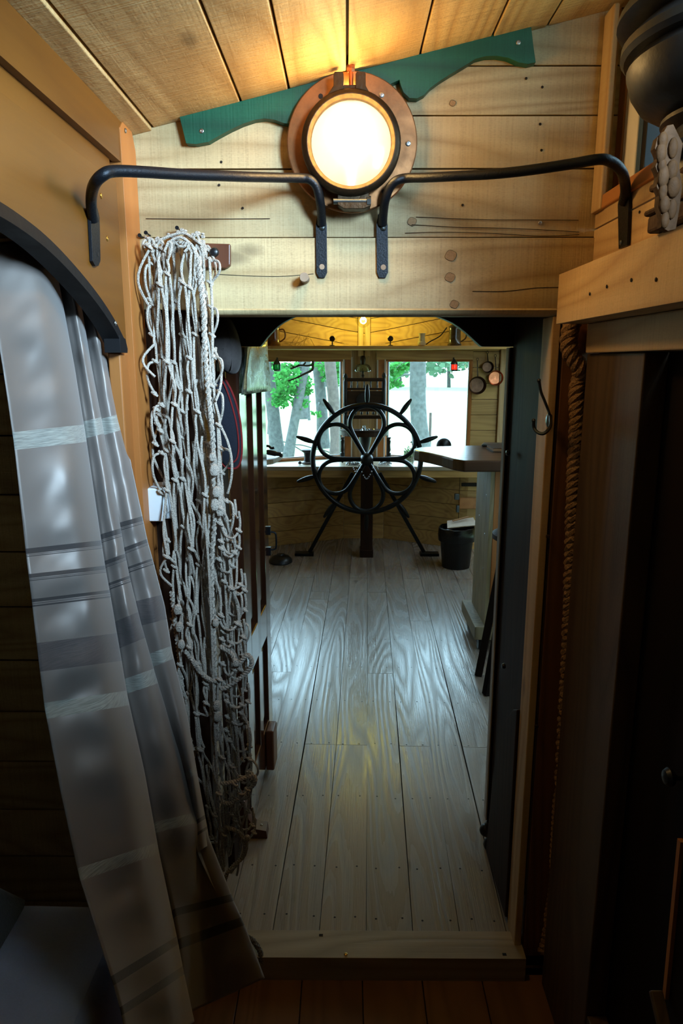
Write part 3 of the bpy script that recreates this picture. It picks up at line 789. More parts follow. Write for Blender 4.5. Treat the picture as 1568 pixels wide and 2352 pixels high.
# casing boards beside the middle panel
mb = MB()
for a, b in ((790, 796), (866, 872)): pass
def vb(mb, p0, p1, Y, z0, z1, t=.02, **k): mb.box((at(p0, 900, Y=Y).x, Y, z0), (at(p1, 900, Y=Y).x, Y + t, z1), **k)
vb(mb, 792, 806, 5.665, ZS, ZW + .03); vb(mb, 868, 882, 5.665, ZS, ZW + .03)
vb(mb, 806, 809, 5.66, ZS, ZW + .03, mi=1); vb(mb, 865, 868, 5.66, ZS, ZW + .03, mi=1); vb(mb, 882, 885, 5.66, ZS, ZW + .03, mi=1); vb(mb, 787.5, 791, 5.66, ZS, ZW + .03, mi=1)
st(mb.build('trim_18', ['orange_z', 'weathered_z'], bevel=.001))
# vertical batten on the right-hand planking
mb = MB(); vb(mb, 1146, 1168, 5.33, .7, ZSH); st(mb.build('trim_19', 'pine_z', bevel=.002))

# ------------------------------------------------------------------ ground outside
mb = MB(); gz = -.60
n = 24
vs = []; fs = []
for j in range(n + 1):
    for i in range(n + 1):
        x = -40 + 90 * i / n; y = 5.5 + 80 * (j / n) ** 2
        vs.append((x, y, gz + (.25 * noise.noise(Vector((x * .2, y * .2, 0))) if y > 12 else 0)))
for j in range(n):
    for i in range(n): a = j * (n + 1) + i; fs.append((a, a + 1, a + n + 2, a + n + 1))
mb.add(vs, fs); mb.add([(-40, -20, gz - .4), (50, -20, gz - .4), (50, 5.6, gz - .4), (-40, 5.6, gz - .4)], [(0, 1, 2, 3)])
gr = mb.build('ground', 'grass'); st(gr)

# ================================================================== THINGS OF THE NEAR CABIN
def onwall(px, py, off=0): return at(px, py, Y=D - .006 - off)

# green carved board under the roof
mb = MB()
gp = [(412, 268), (520, 241), (650, 207), (800, 168), (950, 128), (1100, 88), (1219, 56), (1224, 100), (1230, 143), (1213, 147), (1190, 143), (1165, 132), (1140, 128), (1115, 129),
      (1092, 135), (1065, 152), (1035, 170), (1008, 187), (988, 202), (974, 218), (958, 226), (940, 225), (926, 212), (920, 196), (917, 183), (898, 192), (880, 205), (850, 222), (800, 240), (745, 262), (700, 279),
      (672, 285), (652, 283), (630, 275), (608, 272), (585, 275), (558, 284), (530, 297), (502, 312), (478, 326), (450, 331), (427, 329), (420, 300)]
P = [at(x, y, Y=D - .020) for x, y in gp]
mb.prism(P, (0, .019, 0))
screws(mb, [at(463, 301, Y=D - .0205), at(1190, 98, Y=D - .0205)], (0, -1, 0), .0045)
mb.build('carved_board', ['green_wood', 'steel'], bevel=.0025, label='green stained wavy carved board fixed under the sloping plank ceiling', cat='board')

# porthole lamp
cL = at(808, 336, Y=D - .012)
RF = (at(957, 336, Y=D - .012).x - at(662, 336, Y=D - .012).x) / 2
g = thing('porthole_lamp', (cL.x, D - .008, cL.z - RF), 'round copper and bronze porthole lamp glowing on the plank wall over the doorway', 'lamp')
ax = (0, -1, 0); c0 = Vector((cL.x, D - .006, cL.z))
mb = MB(); r1 = RF * .70
def annulus(mb, prof, c, n=64, **k):      # closed ring profile
    vs = []; fs = []; m = len(prof)
    for j in range(n):
        t = 2 * math.pi * j / n
        for r, h in prof: vs.append(c + Vector((math.cos(t) * r, -h, math.sin(t) * r)))
    for j in range(n):
        for i in range(m): fs.append((j * m + i, j * m + (i + 1) % m, ((j + 1) % n) * m + (i + 1) % m, ((j + 1) % n) * m + i))
    mb.add(vs, fs, **k)
annulus(mb, [(r1, 0), (RF - .003, 0), (RF, .002), (RF, .008), (RF - .002, .010), (RF * .80, .012), (r1, .012)], c0)
fl = mb.build('flange', 'copper_flange', g, smooth=True)
fpts = [(764, 339), (935, 336), (875, 226), (737, 229), (880, 445), (738, 448)]
fixings(g, 'screw', 'steel', [at(x, y, Y=D - .018) for x, y in fpts[:3]], ax, .0052)
for x, y in fpts[3:]:
    mb = MB(); mb.lathe([(.0045, 0), (.0045, .0008)], at(x, y, Y=D - .0185), ax, n=12); mb.build('screw_hole', 'gap', g)
cR = at(806, 334, Y=D - .050); RO = (at(920, 336, Y=D - .05).x - at(694, 336, Y=D - .05).x) / 2; RG = (at(897, 336, Y=D - .05).x - at(717, 336, Y=D - .05).x) / 2
cR2 = Vector((cR.x, D - .006, cR.z))
mb = MB()
annulus(mb, [(RG + .004, .016), (RO - .004, .016), (RO - .004, .030), (RO, .034), (RO, .042), (RO - .004, .047), (RG + .008, .050), (RG + .001, .045), (RG, .040)], cR2)
# two ears at the top, one boss at the bottom
for a, b in ((766, 789), (816, 839)):
    p = [at(a, 178, Y=D - .048), at(a + 3, 173, Y=D - .048), at(b - 2, 173, Y=D - .048), at(b, 178, Y=D - .048), at(b, 205, Y=D - .048), at(b + (12 if b > 800 else -2), 226, Y=D - .048), at(a + (0 if b > 800 else -14), 226, Y=D - .048), at(a, 205, Y=D - .048)]
    mb.prism(p, (0, .022, 0))
mb.prism([at(788, 203, Y=D - .045), at(817, 203, Y=D - .045), at(817, 236, Y=D - .045), at(788, 236, Y=D - .045)], (0, .016, 0))
mb.prism([at(775, 446, Y=D - .045), at(846, 446, Y=D - .045), at(850, 478, Y=D - .045), at(834, 484, Y=D - .045), at(790, 484, Y=D - .045), at(775, 475, Y=D - .045)], (0, .03, 0))
ring = mb.build('hinged_ring', 'bronze_dark', g, smooth=True, bevel=.001)
mb = MB()
mb.tube([at(806, 212, Y=D - .034), at(806, 185, Y=D - .034), at(805, 163, Y=D - .030)], .0042, n=10)
mb.lathe([(.007, -.004), (.008, 0), (.008, .008), (.006, .011)], at(805, 170, Y=D - .03), (0, 0, 1), n=6)
mb.build('swing_bolt', 'copper', g, smooth=True)
mb = MB()
mb.tube([at(766, 467, Y=D - .040), at(850, 467, Y=D - .040)], .0058, n=12)
mb.lathe([(.0095, -.004), (.0095, .004)], at(846, 467, Y=D - .040), (1, 0, 0), n=6)
mb.build('hinge_pin', 'chrome_dull', g, smooth=True)
mb = MB(); cg = Vector((cR.x, D - .046, cR.z))
mb.lathe([(RG + .002, -.006), (RG + .002, -.003), (RG * .9, .0005), (RG * .6, .004), (RG * .3, .006), (0.001, .0065)], cg + Vector((0, .004, 0)), ax, n=48)
mb.build('glass', 'lamp_glass', g, smooth=True)
mb = MB()
annulus(mb, [(RG + .002, .0), (RG + .006, .0), (RG + .006, .034), (RG + .002, .034)], cR2)
mb.lathe([(RG + .004, 0), (RG + .004, .002)], cR2 + Vector((0, .003, 0)), ax, n=40)
mb.build('reflector', 'white_plastic', g, smooth=True)
mb = MB(); bq = Vector((cR.x, D - .028, cR.z + .022))
mb.ball(bq, .011, n=14); mb.build('bulb', 'bulb_glow', g, smooth=True)
mb = MB(); mb.lathe([(.012, 0), (.012, .040), (.007, .055), (.006, .060)], Vector((cR.x, D - .030, cR.z - RG)), (0, 0, 1), n=16); mb.build('lamp_holder', 'white_plastic', g, smooth=True)
g.location.y -= .018
lamp('porthole_lamp_light', 'POINT', (cR.x, D - .115, cR.z + .005), 4.6, WARM, shadow_soft_size=.05)
lamp('porthole_lamp_upper_light', 'POINT', (at(803, 192, Y=D - .035).x, D - .046, cR.z + RG + .028), .7, WARM, shadow_soft_size=.006)

# iron grab rails
def strap(mb, poly, ext, **k): mb.prism(poly, ext, **k)
def grab_rail(label, wallpath, side):
    g = thing('grab_rail', wallpath[0], label, 'rail', 'black iron grab rails')
    return g
# left rail
yw = D - .008
A0 = at(740, 500, Y=yw - .004)
rod = [at(739, 515, Y=yw - .006), at(738, 492, Y=yw - .020), at(735, 462, Y=yw - .042), at(727, 430, Y=yw - .054), at(712, 413, Y=yw - .060), at(690, 409, Y=yw - .064)]
xe = XL + .045
def lerp(a, b, t): return a + (b - a) * t
far = at(690, 409, Y=yw - .060); near = at(262, 393, X=XL + .075)
mid = []
for i in range(1, 8):
    t = i / 8; p = far.lerp(near, t); mid.append(p)
pxm = [(640, 408), (600, 407), (560, 406), (510, 404), (450, 402), (390, 399), (330, 395)]
rod += [at(px, py, Y=m_.y) for (px, py), m_ in zip(pxm, mid)]
rod += [near, at(236, 402, X=XL + .062), at(218, 421, X=XL + .045), at(210, 448, X=XL + .022), at(210, 478, X=XL + .012), at(214, 505, X=XL + .007)]
g = thing('grab_rail', tuple(at(740, 636, Y=yw)), 'black iron grab rail running left from the porthole lamp to the orange panel', 'rail', 'black iron grab rails')
mb = MB(); mb.tube(smoothpath(rod, 5), .0088, n=12); mb.build('rod', 'iron', g, smooth=True)
def wallstrap(px0, px1, y0, y1, g, holes, screwpts, Y):
    mb = MB(); P = []
    w_ = px1 - px0
    for x, y in ((px0 + 3, y0), (px1 - 3, y0), (px1, y0 + 25), (px1 + 1, y1 - 12), (px1 - 5, y1), (px0 + 6, y1), (px0, y1 - 12), (px0 - 1, y0 + 25)): P.append(at(x, y, Y=Y))
    mb.prism(P, (0, .005, 0))
    for h in holes: mb.lathe([(.0055, 0), (.0055, .0006)], at(*h, Y=Y + .0002), ax, n=14, mi=1)
    for h in screwpts: mb.lathe([(.006, 0), (.006, .001), (.004, .0035), (.0015, .0045)], at(*h, Y=Y), ax, n=12, mi=2)
    return mb.build('wall_strap', ['iron', 'cut_end', 'chrome_dull'], g, bevel=.001)
wallstrap(726, 750, 492, 638, g, [(739, 613)], [(740, 523)], yw - .004)
mb = MB()
XS = XL + .006
P = [at(*q, X=XS) for q in ((208, 478), (224, 478), (229, 500), (231, 600), (226, 611), (219, 611), (213, 600), (208, 500))]
mb.prism(P, (-.005, 0, 0))
mb.lathe([(.005, 0), (.005, .001), (.003, .003)], at(217, 489, X=XS), (1, 0, 0), n=12, mi=1)
mb.lathe([(.004, 0), (.004, .0006)], at(225, 584, X=XS), (1, 0, 0), n=12, mi=2)
mb.build('wall_strap', ['iron', 'copper', 'gap'], g, bevel=.001)
# right rail
g = thing('grab_rail', tuple(at(880, 636, Y=yw)), 'black iron grab rail running right from the porthole lamp towards the window', 'rail', 'black iron grab rails')
near = at(1375, 366, X=XR - .085); far = at(935, 409, Y=yw - .060)
pxm = [(975, 408), (1020, 406), (1075, 403), (1130, 400), (1190, 394), (1250, 386), (1315, 376)]
rod = [at(879, 515, Y=yw - .006), at(880, 492, Y=yw - .020), at(884, 462, Y=yw - .042), at(894, 432, Y=yw - .054), at(910, 415, Y=yw - .060), far]
rod += [at(px, py, Y=far.lerp(near, (i + 1) / 8).y) for i, (px, py) in enumerate(pxm)]
rod += [near, at(1402, 371, X=XR - .065), at(1424, 389, X=XR - .045), at(1434, 415, X=XR - .024), at(1436, 445, X=XR - .012), at(1431, 465, X=XR - .008)]
mb = MB(); mb.tube(smoothpath(rod, 5), .0088, n=12); mb.build('rod', 'iron', g, smooth=True)
wallstrap(865, 890, 492, 638, g, [(880, 614)], [(880, 524)], yw - .004)
mb = MB(); XS = XR - .007
P = [at(*q, X=XS) for q in ((1424, 440), (1442, 440), (1443, 470), (1439, 563), (1420, 572), (1418, 470))]
mb.prism(P, (.005, 0, 0))
mb.lathe([(.0045, 0), (.0045, .0006)], at(1427, 467, X=XS), (-1, 0, 0), n=12, mi=2)
mb.lathe([(.005, 0), (.005, .001), (.003, .003)], at(1426, 557, X=XS), (-1, 0, 0), n=12, mi=1)
mb.build('wall_strap', ['iron', 'chrome_dull', 'cut_end'], g, bevel=.001)

# peg, brown block with knob
mb = MB(); p = at(698, 636, Y=D - .045); q = at(698, 636, Y=D - .004)
mb.lathe([(.0085, 0), (.0095, .002), (.0095, .034), (.0088, .036)], (p.x, D - .006, p.z), ax, n=18)
mb.build('wooden_peg', 'cut_end', smooth=True, label='short round wooden peg in the wall left of the iron straps', cat='peg')
g = thing('coat_block', tuple(at(505, 614, Y=D - .008)), 'dark brown wooden block with a black knob beside the net', 'block')
mb = MB(); P = [at(*q, Y=D - .022) for q in ((455, 558), (528, 560), (528, 609), (519, 616), (455, 614))]; mb.prism(P, (0, .016, 0)); mb.build('backing', 'redbrown_z', g, bevel=.002)
mb = MB(); mb.lathe([(.004, 0), (.004, .006), (.0085, .010), (.0095, .015), (.007, .020), (.002, .022)], at(495, 582, Y=D - .022), ax, n=16); mb.build('knob', 'black_plastic', g, smooth=True)

# fishing net, gathered on nails
g = thing('fishing_net', tuple(at(500, 2000, Y=D - .06)), 'long grey knotted fishing net hanging gathered beside the doorway', 'net')
nr = random.Random(11)
rows = [(556, 340, 478), (670, 341, 484), (790, 348, 490), (910, 353, 498), (1020, 360, 508), (1130, 370, 522), (1240, 380, 535), (1340, 386, 543), (1440, 391, 554), (1530, 402, 566),
        (1600, 415, 560), (1680, 432, 568), (1760, 448, 576), (1830, 470, 574), (1900, 485, 560), (1965, 498, 545)]
NR = len(rows); NC = 17
def netY(j, i): return D - .030 - .055 * nr.random()
node = {}
for j, (y, a, b) in enumerate(rows):
    for i in range(NC):
        if (i + j) % 2 == 0 or True:
            f = (i + .5) / NC
            f = f + nr.uniform(-.022, .022)
            dens = 1.0
            if f > .80 and j > 10: f += .03
            node[j, i] = at(a + (b - a) * f, y + (nr.uniform(-46, 46) if j else nr.uniform(0, 22)), Y=netY(j, i))
mb = MB(); kn = MB()
CR = .0027
def strand(p, q, bow, lat=0):
    n = 9; pts = []
    for k in range(n + 1):
        t = k / n; s_ = math.sin(math.pi * t)
        pts.append(p.lerp(q, t) + Vector((bow * s_ + .0015 * math.sin(7 * t + lat), -abs(bow) * .3 * s_, -abs(lat) * .0 * s_)))
    mb.tube(pts, CR, n=6)
def knot(p):
    kn.ball(p, .0048, (1, 1, 1.25), n=8); kn.tube([p + Vector((-.006, -.003, .004)), p + Vector((0, -.007, 0)), p + Vector((.006, -.003, -.004))], CR, n=6)
for j in range(NR - 1):
    for i in range(NC):
        if j > 9 and nr.random() < .22: continue
        if (i + j) % 2 == 0:
            p = node[j, i]
            if nr.random() < .7: knot(p)
            for di in (-1, 1):
                ii = i + di
                if 0 <= ii < NC:
                    q = node[j + 1, ii]
                    # neighbouring knots of a collapsed diamond mesh
                    strand(p + Vector((di * .002, 0, 0)), q, di * nr.uniform(.001, .006), nr.uniform(0, 6))
                else:
                    q = node[j + 1, i]; strand(p, q, di * nr.uniform(.010, .022), 1)
    # extra straight strings
    for e in range(14 if j < 9 else 6):
        i = nr.randrange(NC); p = node[j, i] + Vector((nr.uniform(-.005, .005), .012, 0)); q = node[j + 1, max(0, min(NC - 1, i + nr.choice((-1, 0, 0, 1))))] + Vector((0, .012, 0))
        strand(p, q, nr.uniform(-.008, .008), nr.uniform(0, 6))
# top loops over the nails
for i in range(NC):
    p = node[0, i]; x = p.x
    t1 = p + Vector((nr.uniform(-.01, .01), 0, nr.uniform(.0, .012)))
    mb.tube(smoothpath([p + Vector((-.004, 0, 0)), t1 + Vector((-.004, 0, 0)), t1 + Vector((0, 0, .006)), t1 + Vector((.005, 0, 0)), p + Vector((.005, 0, -.01))], 4), CR, n=6)
mb.tube(smoothpath([at(*q, Y=D - .05) for q in ((342, 560), (365, 552), (395, 540), (425, 536), (452, 560), (462, 600), (465, 650), (466, 700))], 5), CR * 1.1, n=6)
mb.tube(smoothpath([at(*q, Y=D - .075) for q in ((388, 556), (415, 545), (445, 570), (458, 610))], 5), CR * 1.1, n=6)
for k in range(22):
    p = at(nr.uniform(385, 470), nr.uniform(528, 560), Y=D - .04); kn.ball(p, nr.uniform(.003, .006), (1.2, .8, .8), n=6)
# free side loops like in the gathered edge
def loop(px, y0, y1, w_, side):
    Y_ = D - .055
    pts = [at(px, y0, Y=Y_), at(px + side * w_ * .8, y0 + (y1 - y0) * .08, Y=Y_ - .01), at(px + side * w_, y0 + (y1 - y0) * .35, Y=Y_ - .015), at(px + side * w_ * .8, y0 + (y1 - y0) * .65, Y=Y_ - .01), at(px + side * 2, y1, Y=Y_)]
    mb.tube(smoothpath(pts, 5), CR, n=6); knot(at(px, y0, Y=Y_)); knot(at(px + side * 2, y1, Y=Y_))
for a in ((481, 596, 650, 24, 1), (486, 706, 770, 14, 1), (491, 820, 882, 20, 1), (508, 1030, 1085, 22, 1), (342, 550, 590, 14, -1), (348, 605, 690, 15, -1), (352, 700, 770, 14, -1), (358, 830, 905, 20, -1), (372, 1040, 1130, 22, -1),
          (520, 1150, 1240, 16, 1), (530, 1240, 1300, 18, 1), (540, 1360, 1440, 16, 1), (552, 1430, 1490, 20, 1), (360, 940, 1020, 12, -1), (372, 930, 990, 18, -1), (500, 900, 980, 12, 1), (385, 1240, 1310, 10, -1)): loop(*a)
# loose open meshes low on the right
for k in range(26):
    y = 1180 + k * 29 + nr.uniform(-12, 12); xa = 495 + (y - 1180) * .055 + nr.uniform(-8, 14); w_ = nr.uniform(22, 50)
    if y > 1930: w_ *= .5; xa -= (y - 1930) * .3
    d_ = nr.uniform(15, 34); Y_ = D - .05 - .03 * nr.random()
    pts = [at(xa, y, Y=Y_), at(xa + w_ * .25, y + d_ * .8, Y=Y_), at(xa + w_ * .65, y + d_, Y=Y_ - .01), at(xa + w_ * .95, y + d_ * .45, Y=Y_), at(xa + w_, y - 4, Y=Y_), at(xa + w_ * .93, y - 28, Y=Y_)]
    mb.tube(smoothpath(pts, 4), CR, n=6); knot(pts[0]); knot(pts[3])
# the long outer cord and a second one
for off, pts in ((0, ((480, 590), (487, 700), (488, 820), (492, 900), (500, 1000), (508, 1090), (516, 1180), (522, 1260), (533, 1340), (543, 1420), (556, 1500), (568, 1545))),
                 (.01, ((500, 1150), (512, 1260), (520, 1400), (525, 1520), (535, 1640), (545, 1700), (552, 1790), (575, 1800), (572, 1830), (545, 1850), (560, 1930), (556, 1965), (530, 2005))),
                 (.02, ((470, 1180), (480, 1320), (487, 1480), (492, 1640), (498, 1780), (505, 1900), (516, 1990)))):
    mb.tube(smoothpath([at(*q, Y=D - .06 - off) for q in pts], 5), CR * 1.05, n=6)
net = mb.build('mesh_cord', 'net_cord', g, smooth=True)
kn.build('knots', 'net_cord', g, smooth=True, kind='stuff')
# bundled selvage and tail on the threshold
mb = MB()
def twist(mb, pts, r, turns, ply=2, rs=None, n=6, **k):
    P = smoothpath(pts, 14); m = len(P); ln = 0; acc = [0]
    for a, b in zip(P, P[1:]): ln += (b - a).length; acc.append(ln)
    for q in range(ply):
        out = []; prev = None
        for i, p in enumerate(P):
            t = (P[min(i + 1, m - 1)] - P[max(i - 1, 0)]).normalized()
            if prev is None: prev = t.cross(Vector((0, 1, 0))).normalized() if abs(t.y) < .9 else t.cross(Vector((1, 0, 0))).normalized()
            x = (prev - t * prev.dot(t)).normalized(); prev = x; y = t.cross(x)
            a = 2 * math.pi * (turns * acc[i] / ln + q / ply)
            out.append(p + (x * math.cos(a) + y * math.sin(a)) * r * .62)
        mb.tube(out, r * .62, n=n, **k)
twist(mb, [at(*q, Y=D - .075) for q in ((455, 590), (462, 660), (468, 720), (470, 790), (478, 900), (488, 1000), (490, 1090), (494, 1180), (486, 1290), (488, 1400), (492, 1500), (494, 1600), (500, 1700))], .0055, 42)
twist(mb, [at(*q, Y=D - .055) for q in ((395, 1360), (402, 1430), (410, 1490), (416, 1560), (425, 1640), (440, 1720))], .0055, 22)
twist(mb, [at(*q, Y=D - .08) for q in ((425, 1495), (445, 1520), (462, 1545), (480, 1560), (500, 1565))], .005, 12)
twist(mb, [at(*q, Y=D - .08) for q in ((505, 1485), (530, 1500), (545, 1525), (568, 1505), (578, 1525), (560, 1550), (520, 1578), (505, 1580))], .005, 16)
twist(mb, [at(*q, Y=D - .08) for q in ((508, 1800), (540, 1795), (580, 1782), (584, 1800), (560, 1822), (530, 1845), (505, 1840))], .0045, 16)
twist(mb, [at(*q, Y=D - .08) for q in ((520, 1900), (545, 1910), (565, 1935), (560, 1965), (540, 1985), (522, 2005), (515, 2030))], .0045, 16)
for x, y, r_ in ((492, 1080, .011), (497, 1130, .010), (494, 1160, .011), (505, 1175, .009), (488, 1050, .008), (495, 1430, .008), (498, 1620, .010), (500, 1645, .011), (408, 1400, .010), (412, 1440, .010), (416, 1480, .009), (541, 1522, .008), (568, 1925, .007)):
    mb.ball(at(x, y, Y=D - .085), r_, (1, .8, 1.3), n=8)
mb.build('selvage_rope', 'net_cord', g, smooth=True)
g2 = MB(); zf = .018
tl = [at(560, 2150, Z=.045), at(580, 2160, Z=.035), at(597, 2185, Z=.02), at(600, 2205, Z=.0), at(618, 2222, Z=-.03), at(640, 2232, Z=-.044), at(672, 2228, Z=-.048)]
twist(g2, tl, .006, 16); twist(g2, [at(562, 2158, Z=.03), at(575, 2185, Z=.024), at(582, 2210, Z=-.01), at(600, 2228, Z=-.045)], .005, 10)
g2.ball(at(660, 2226, Z=-.046), .009, (1.6, 1, .7), n=8); g2.build('tail_rope', 'dark_cord', g, smooth=True)
# nails that carry it
for x, y in ((331, 547), (345, 541), (415, 530), (460, 545)):
    mb = MB(); mb.lathe([(.0016, 0), (.0016, .030), (.004, .031), (.004, .033)], at(x, y, Y=D - .001), ax, n=8); mb.build('nail', 'iron', g)

# white switch box on the door post
g = thing('switch_box', tuple(at(350, 1200, Y=D - .03)), 'white plastic switch box on the dark post left of the net', 'switch')
p0, p1 = at(336, 1122, Y=D - .055), at(362, 1198, Y=D - .055)
mb = MB(); mb.box((p0.x, D - .055, p1.z), (p1.x + .012, D - .010, p0.z)); mb.box((p0.x + .002, D - .012, p1.z - .004), (p1.x + .022, D - .004, p0.z + .006)); mb.build('housing', 'white_plastic', g, bevel=.003)
mb = MB(); mb.hexa([(p1.x + .012, D - .050, p1.z + .01), (p1.x + .024, D - .040, p1.z + .02), (p1.x + .024, D - .014, p1.z + .02), (p1.x + .012, D - .014, p1.z + .01), (p1.x + .012, D - .050, p0.z - .005), (p1.x + .018, D - .044, p0.z - .012), (p1.x + .018, D - .014, p0.z - .012), (p1.x + .012, D - .014, p0.z - .005)]); mb.build('rocker', 'white_plastic', g, bevel=.002)

# curtain: three deep folds, bands follow the rows
# rows: v, [ (x,y) left edge, fold 1 right, fold 2 left, fold 2 right, fold 3 left, fold 3 right ], depth Y left / right
CR_ = [(-1.6, (-40, 560), (120, 545), (120, 545), (160, 545), (160, 545), (200, 545), 1.02, 1.36),
       (-1.0, (-25, 650), (138, 640), (138, 640), (180, 645), (180, 650), (215, 660), 1.02, 1.37),
       (0.2, (8, 850), (175, 840), (175, 838), (210, 830), (210, 830), (250, 820), 1.03, 1.38),
       (1.0, (32, 1013), (200, 994), (196, 986), (238, 976), (232, 982), (281, 968), 1.03, 1.38),
       (2.0, (60, 1270), (238, 1250), (234, 1236), (281, 1222), (272, 1210), (329, 1194), 1.01, 1.33),
       (3.0, (67, 1328), (247, 1308), (242, 1298), (291, 1280), (284, 1268), (340, 1246), 1.00, 1.32),
       (4.0, (74, 1384), (257, 1362), (250, 1346), (301, 1328), (294, 1308), (352, 1288), 1.00, 1.32),
       (5.0, (88, 1508), (278, 1484), (270, 1454), (326, 1430), (314, 1406), (379, 1392), .99, 1.31),
       (6.0, (104, 1632), (298, 1602), (285, 1578), (361, 1552), (340, 1520), (396, 1498), .98, 1.30),
       (6.5, (140, 1820), (336, 1770), (325, 1735), (412, 1712), (385, 1660), (430, 1640), .95, 1.29),
       (7.0, (182, 2012), (368, 1950), (352, 1905), (465, 1878), (425, 1790), (452, 1770), .92, 1.28),
       (8.0, (262, 2262), (413, 2166), (395, 2105), (540, 2068), (440, 1900), (472, 1880), .86, 1.30),
       (9.0, (278, 2320), (424, 2224), (405, 2165), (560, 2110), (445, 1920), (476, 1900), .85, 1.30),
       (10.0, (300, 2440), (450, 2345), (415, 2335), (612, 2245), (450, 1960), (482, 1940), .84, 1.30)]
def catr(a, b, c, d, t): return .5 * (2 * b + (c - a) * t + (2 * a - 5 * b + 4 * c - d) * t * t + (3 * b - a - 3 * c + d) * t ** 3)
rowsI = []
for i in range(len(CR_) - 1):
    q = [CR_[max(i - 1, 0)], CR_[i], CR_[i + 1], CR_[min(i + 2, len(CR_) - 1)]]
    n = 12 if abs(q[2][0] - q[1][0]) > .7 else 6
    for k in range(n):
        t = k / n; row = [q[1][0] + (q[2][0] - q[1][0]) * t]
        for c in range(1, 7): row.append(tuple(q[1][c][e] + (q[2][c][e] - q[1][c][e]) * t + .0 for e in (0, 1)))
        for c in (7, 8): row.append(q[1][c] + (q[2][c] - q[1][c]) * t)
        rowsI.append(row)
rowsI.append(CR_[-1])
vs, uvs, fs = [], [], []; NP = 12
cn = Vector((.75, -.62, 0)).normalized()
for ri, r_ in enumerate(rowsI):
    v_ = r_[0]; line = []
    for s_ in range(3):
        a, b = r_[1 + 2 * s_], r_[2 + 2 * s_]
        # plan depth runs from left to right over the whole width
        xl, xr = r_[1][0], r_[6][0]
        for k in range(NP + 1):
            t = k / NP; px = a[0] + (b[0] - a[0]) * t; py = a[1] + (b[1] - a[1]) * t
            fr = max(0, min(1, (px - xl) / (xr - xl)))
            Yb = r_[7] + (r_[8] - r_[7]) * fr + s_ * .012
            wr = noise.noise(Vector((px * .010 + py * .007 + s_ * 4, py * .011, 3.3))) * .013 + noise.noise(Vector((px * .03 + py * .018, py * .02, 9))) * .003
            bulge = [.0, .10, .20, .31, .43, .56, .69, .82, .94, 1.0, .93, .66, .15][k] if s_ == 0 else [.0, .12, .26, .42, .60, .76, .90, .98, 1.0, .94, .78, .5, .1][k]
            off = (.085 if s_ == 0 else .040) * bulge + wr * math.sin(math.pi * t)
            p = at(px, py, Y=Yb - off * 1.0); line.append(p)
        if s_ < 2:   # tuck behind
            p = line[-1]; d_ = (p - EYE).normalized()
            line.append(p + d_ * .018 + Vector((-.008, 0, 0))); line.append(p + d_ * .040 + Vector((-.022, 0, 0)))
    o_ = ri * len(line); vs += line; uvs += [(0, v_)] * len(line)
m = len(line)
for i in range(len(rowsI) - 1):
    for j in range(m - 1): fs.append((i * m + j, (i + 1) * m + j, (i + 1) * m + j + 1, i * m + j + 1))
mb = MB(); mb.add(vs, fs, pid=.5); mb.uv = uvs
o = mb.build('bunk_curtain', 'curtain', smooth=True, subd=1, label='pale satin curtain with brown and beige woven bands gathered at the bunk opening', cat='curtain')
sol = o.modifiers.new('thick', 'SOLIDIFY'); sol.thickness = .0012
o.data.set_sharp_from_angle(angle=R(180))

# bunk mattress and blanket
mb = MB()
e0 = at(252, 2203, X=-.40)
zm = e0.z
prof = [(-1.22, zm), (-.45, zm + .004), (-.415, zm - .004), (-.402, zm - .022), (-.398, zm - .20), (-.405, -.04)]
ys = [-.8, .3, .6, .8, 1.0, 1.11, 1.14]
vs = []; fs = []
for j, y in enumerate(ys):
    for x, z in prof: vs.append((x - (.012 if y > 1.12 else 0), y, z - (.015 if y > 1.12 else 0) + .004 * math.sin(y * 14 + x * 9)))
m = len(prof)
for j in range(len(ys) - 1):
    for i in range(m - 1): fs.append((j * m + i, j * m + i + 1, (j + 1) * m + i + 1, (j + 1) * m + i))
fs.append(tuple((len(ys) - 1) * m + i for i in range(m)) )
mb.add(vs, fs); 
mb.box((-1.2, 1.13, -.05), (-.415, 1.14, zm - .03))
mb.build('mattress', 'cotton_sheet', smooth=True, subd=1, label='pale lilac sheeted mattress edge in the lower left bunk', cat='mattress')
mb = MB()
vs = []; fs = []; nx, ny = 14, 12
for j in range(ny + 1):
    for i in range(nx + 1):
        u, v_ = i / nx, j / ny; x = -1.15 + .56 * u; y = .50 + .62 * v_
        h = .20 * (max(0, 1 - (2 * u - 1) ** 4) ** .5) * (max(0, 1 - (2 * v_ - 1) ** 4) ** .5)
        vs.append((x, y, zm + .010 + h + .012 * noise.noise(Vector((x * 6, y * 6, 1))) * (h > .02)))
for j in range(ny):
    for i in range(nx): a = j * (nx + 1) + i; fs.append((a, a + 1, a + nx + 2, a + nx + 1))
mb.add(vs, fs); mb.build('pillow', 'blanket', smooth=True, subd=1, label='dark grey pillow lying on the bunk mattress behind the curtain', cat='pillow')

# twisted rope down the right of the doorway
rp = [(1318, 735), (1311, 752), (1306, 780), (1309, 808), (1322, 830), (1333, 848), (1332, 870), (1325, 900), (1326, 960), (1322, 1050), (1319, 1105), (1316, 1200), (1312, 1330), (1308, 1440), (1303, 1560), (1296, 1680), (1288, 1820), (1276, 1990), (1262, 2140), (1250, 2190)]
mb = MB(); P = [at(x, y, Y=D - .016 - (.010 if y < 850 else 0)) for x, y in rp]
twist(mb, P, .0152, 34, ply=3, n=8)
mb.build('hanging_rope', 'manila', smooth=True, label='thick three-strand brown rope hanging down the right of the doorway', cat='rope')

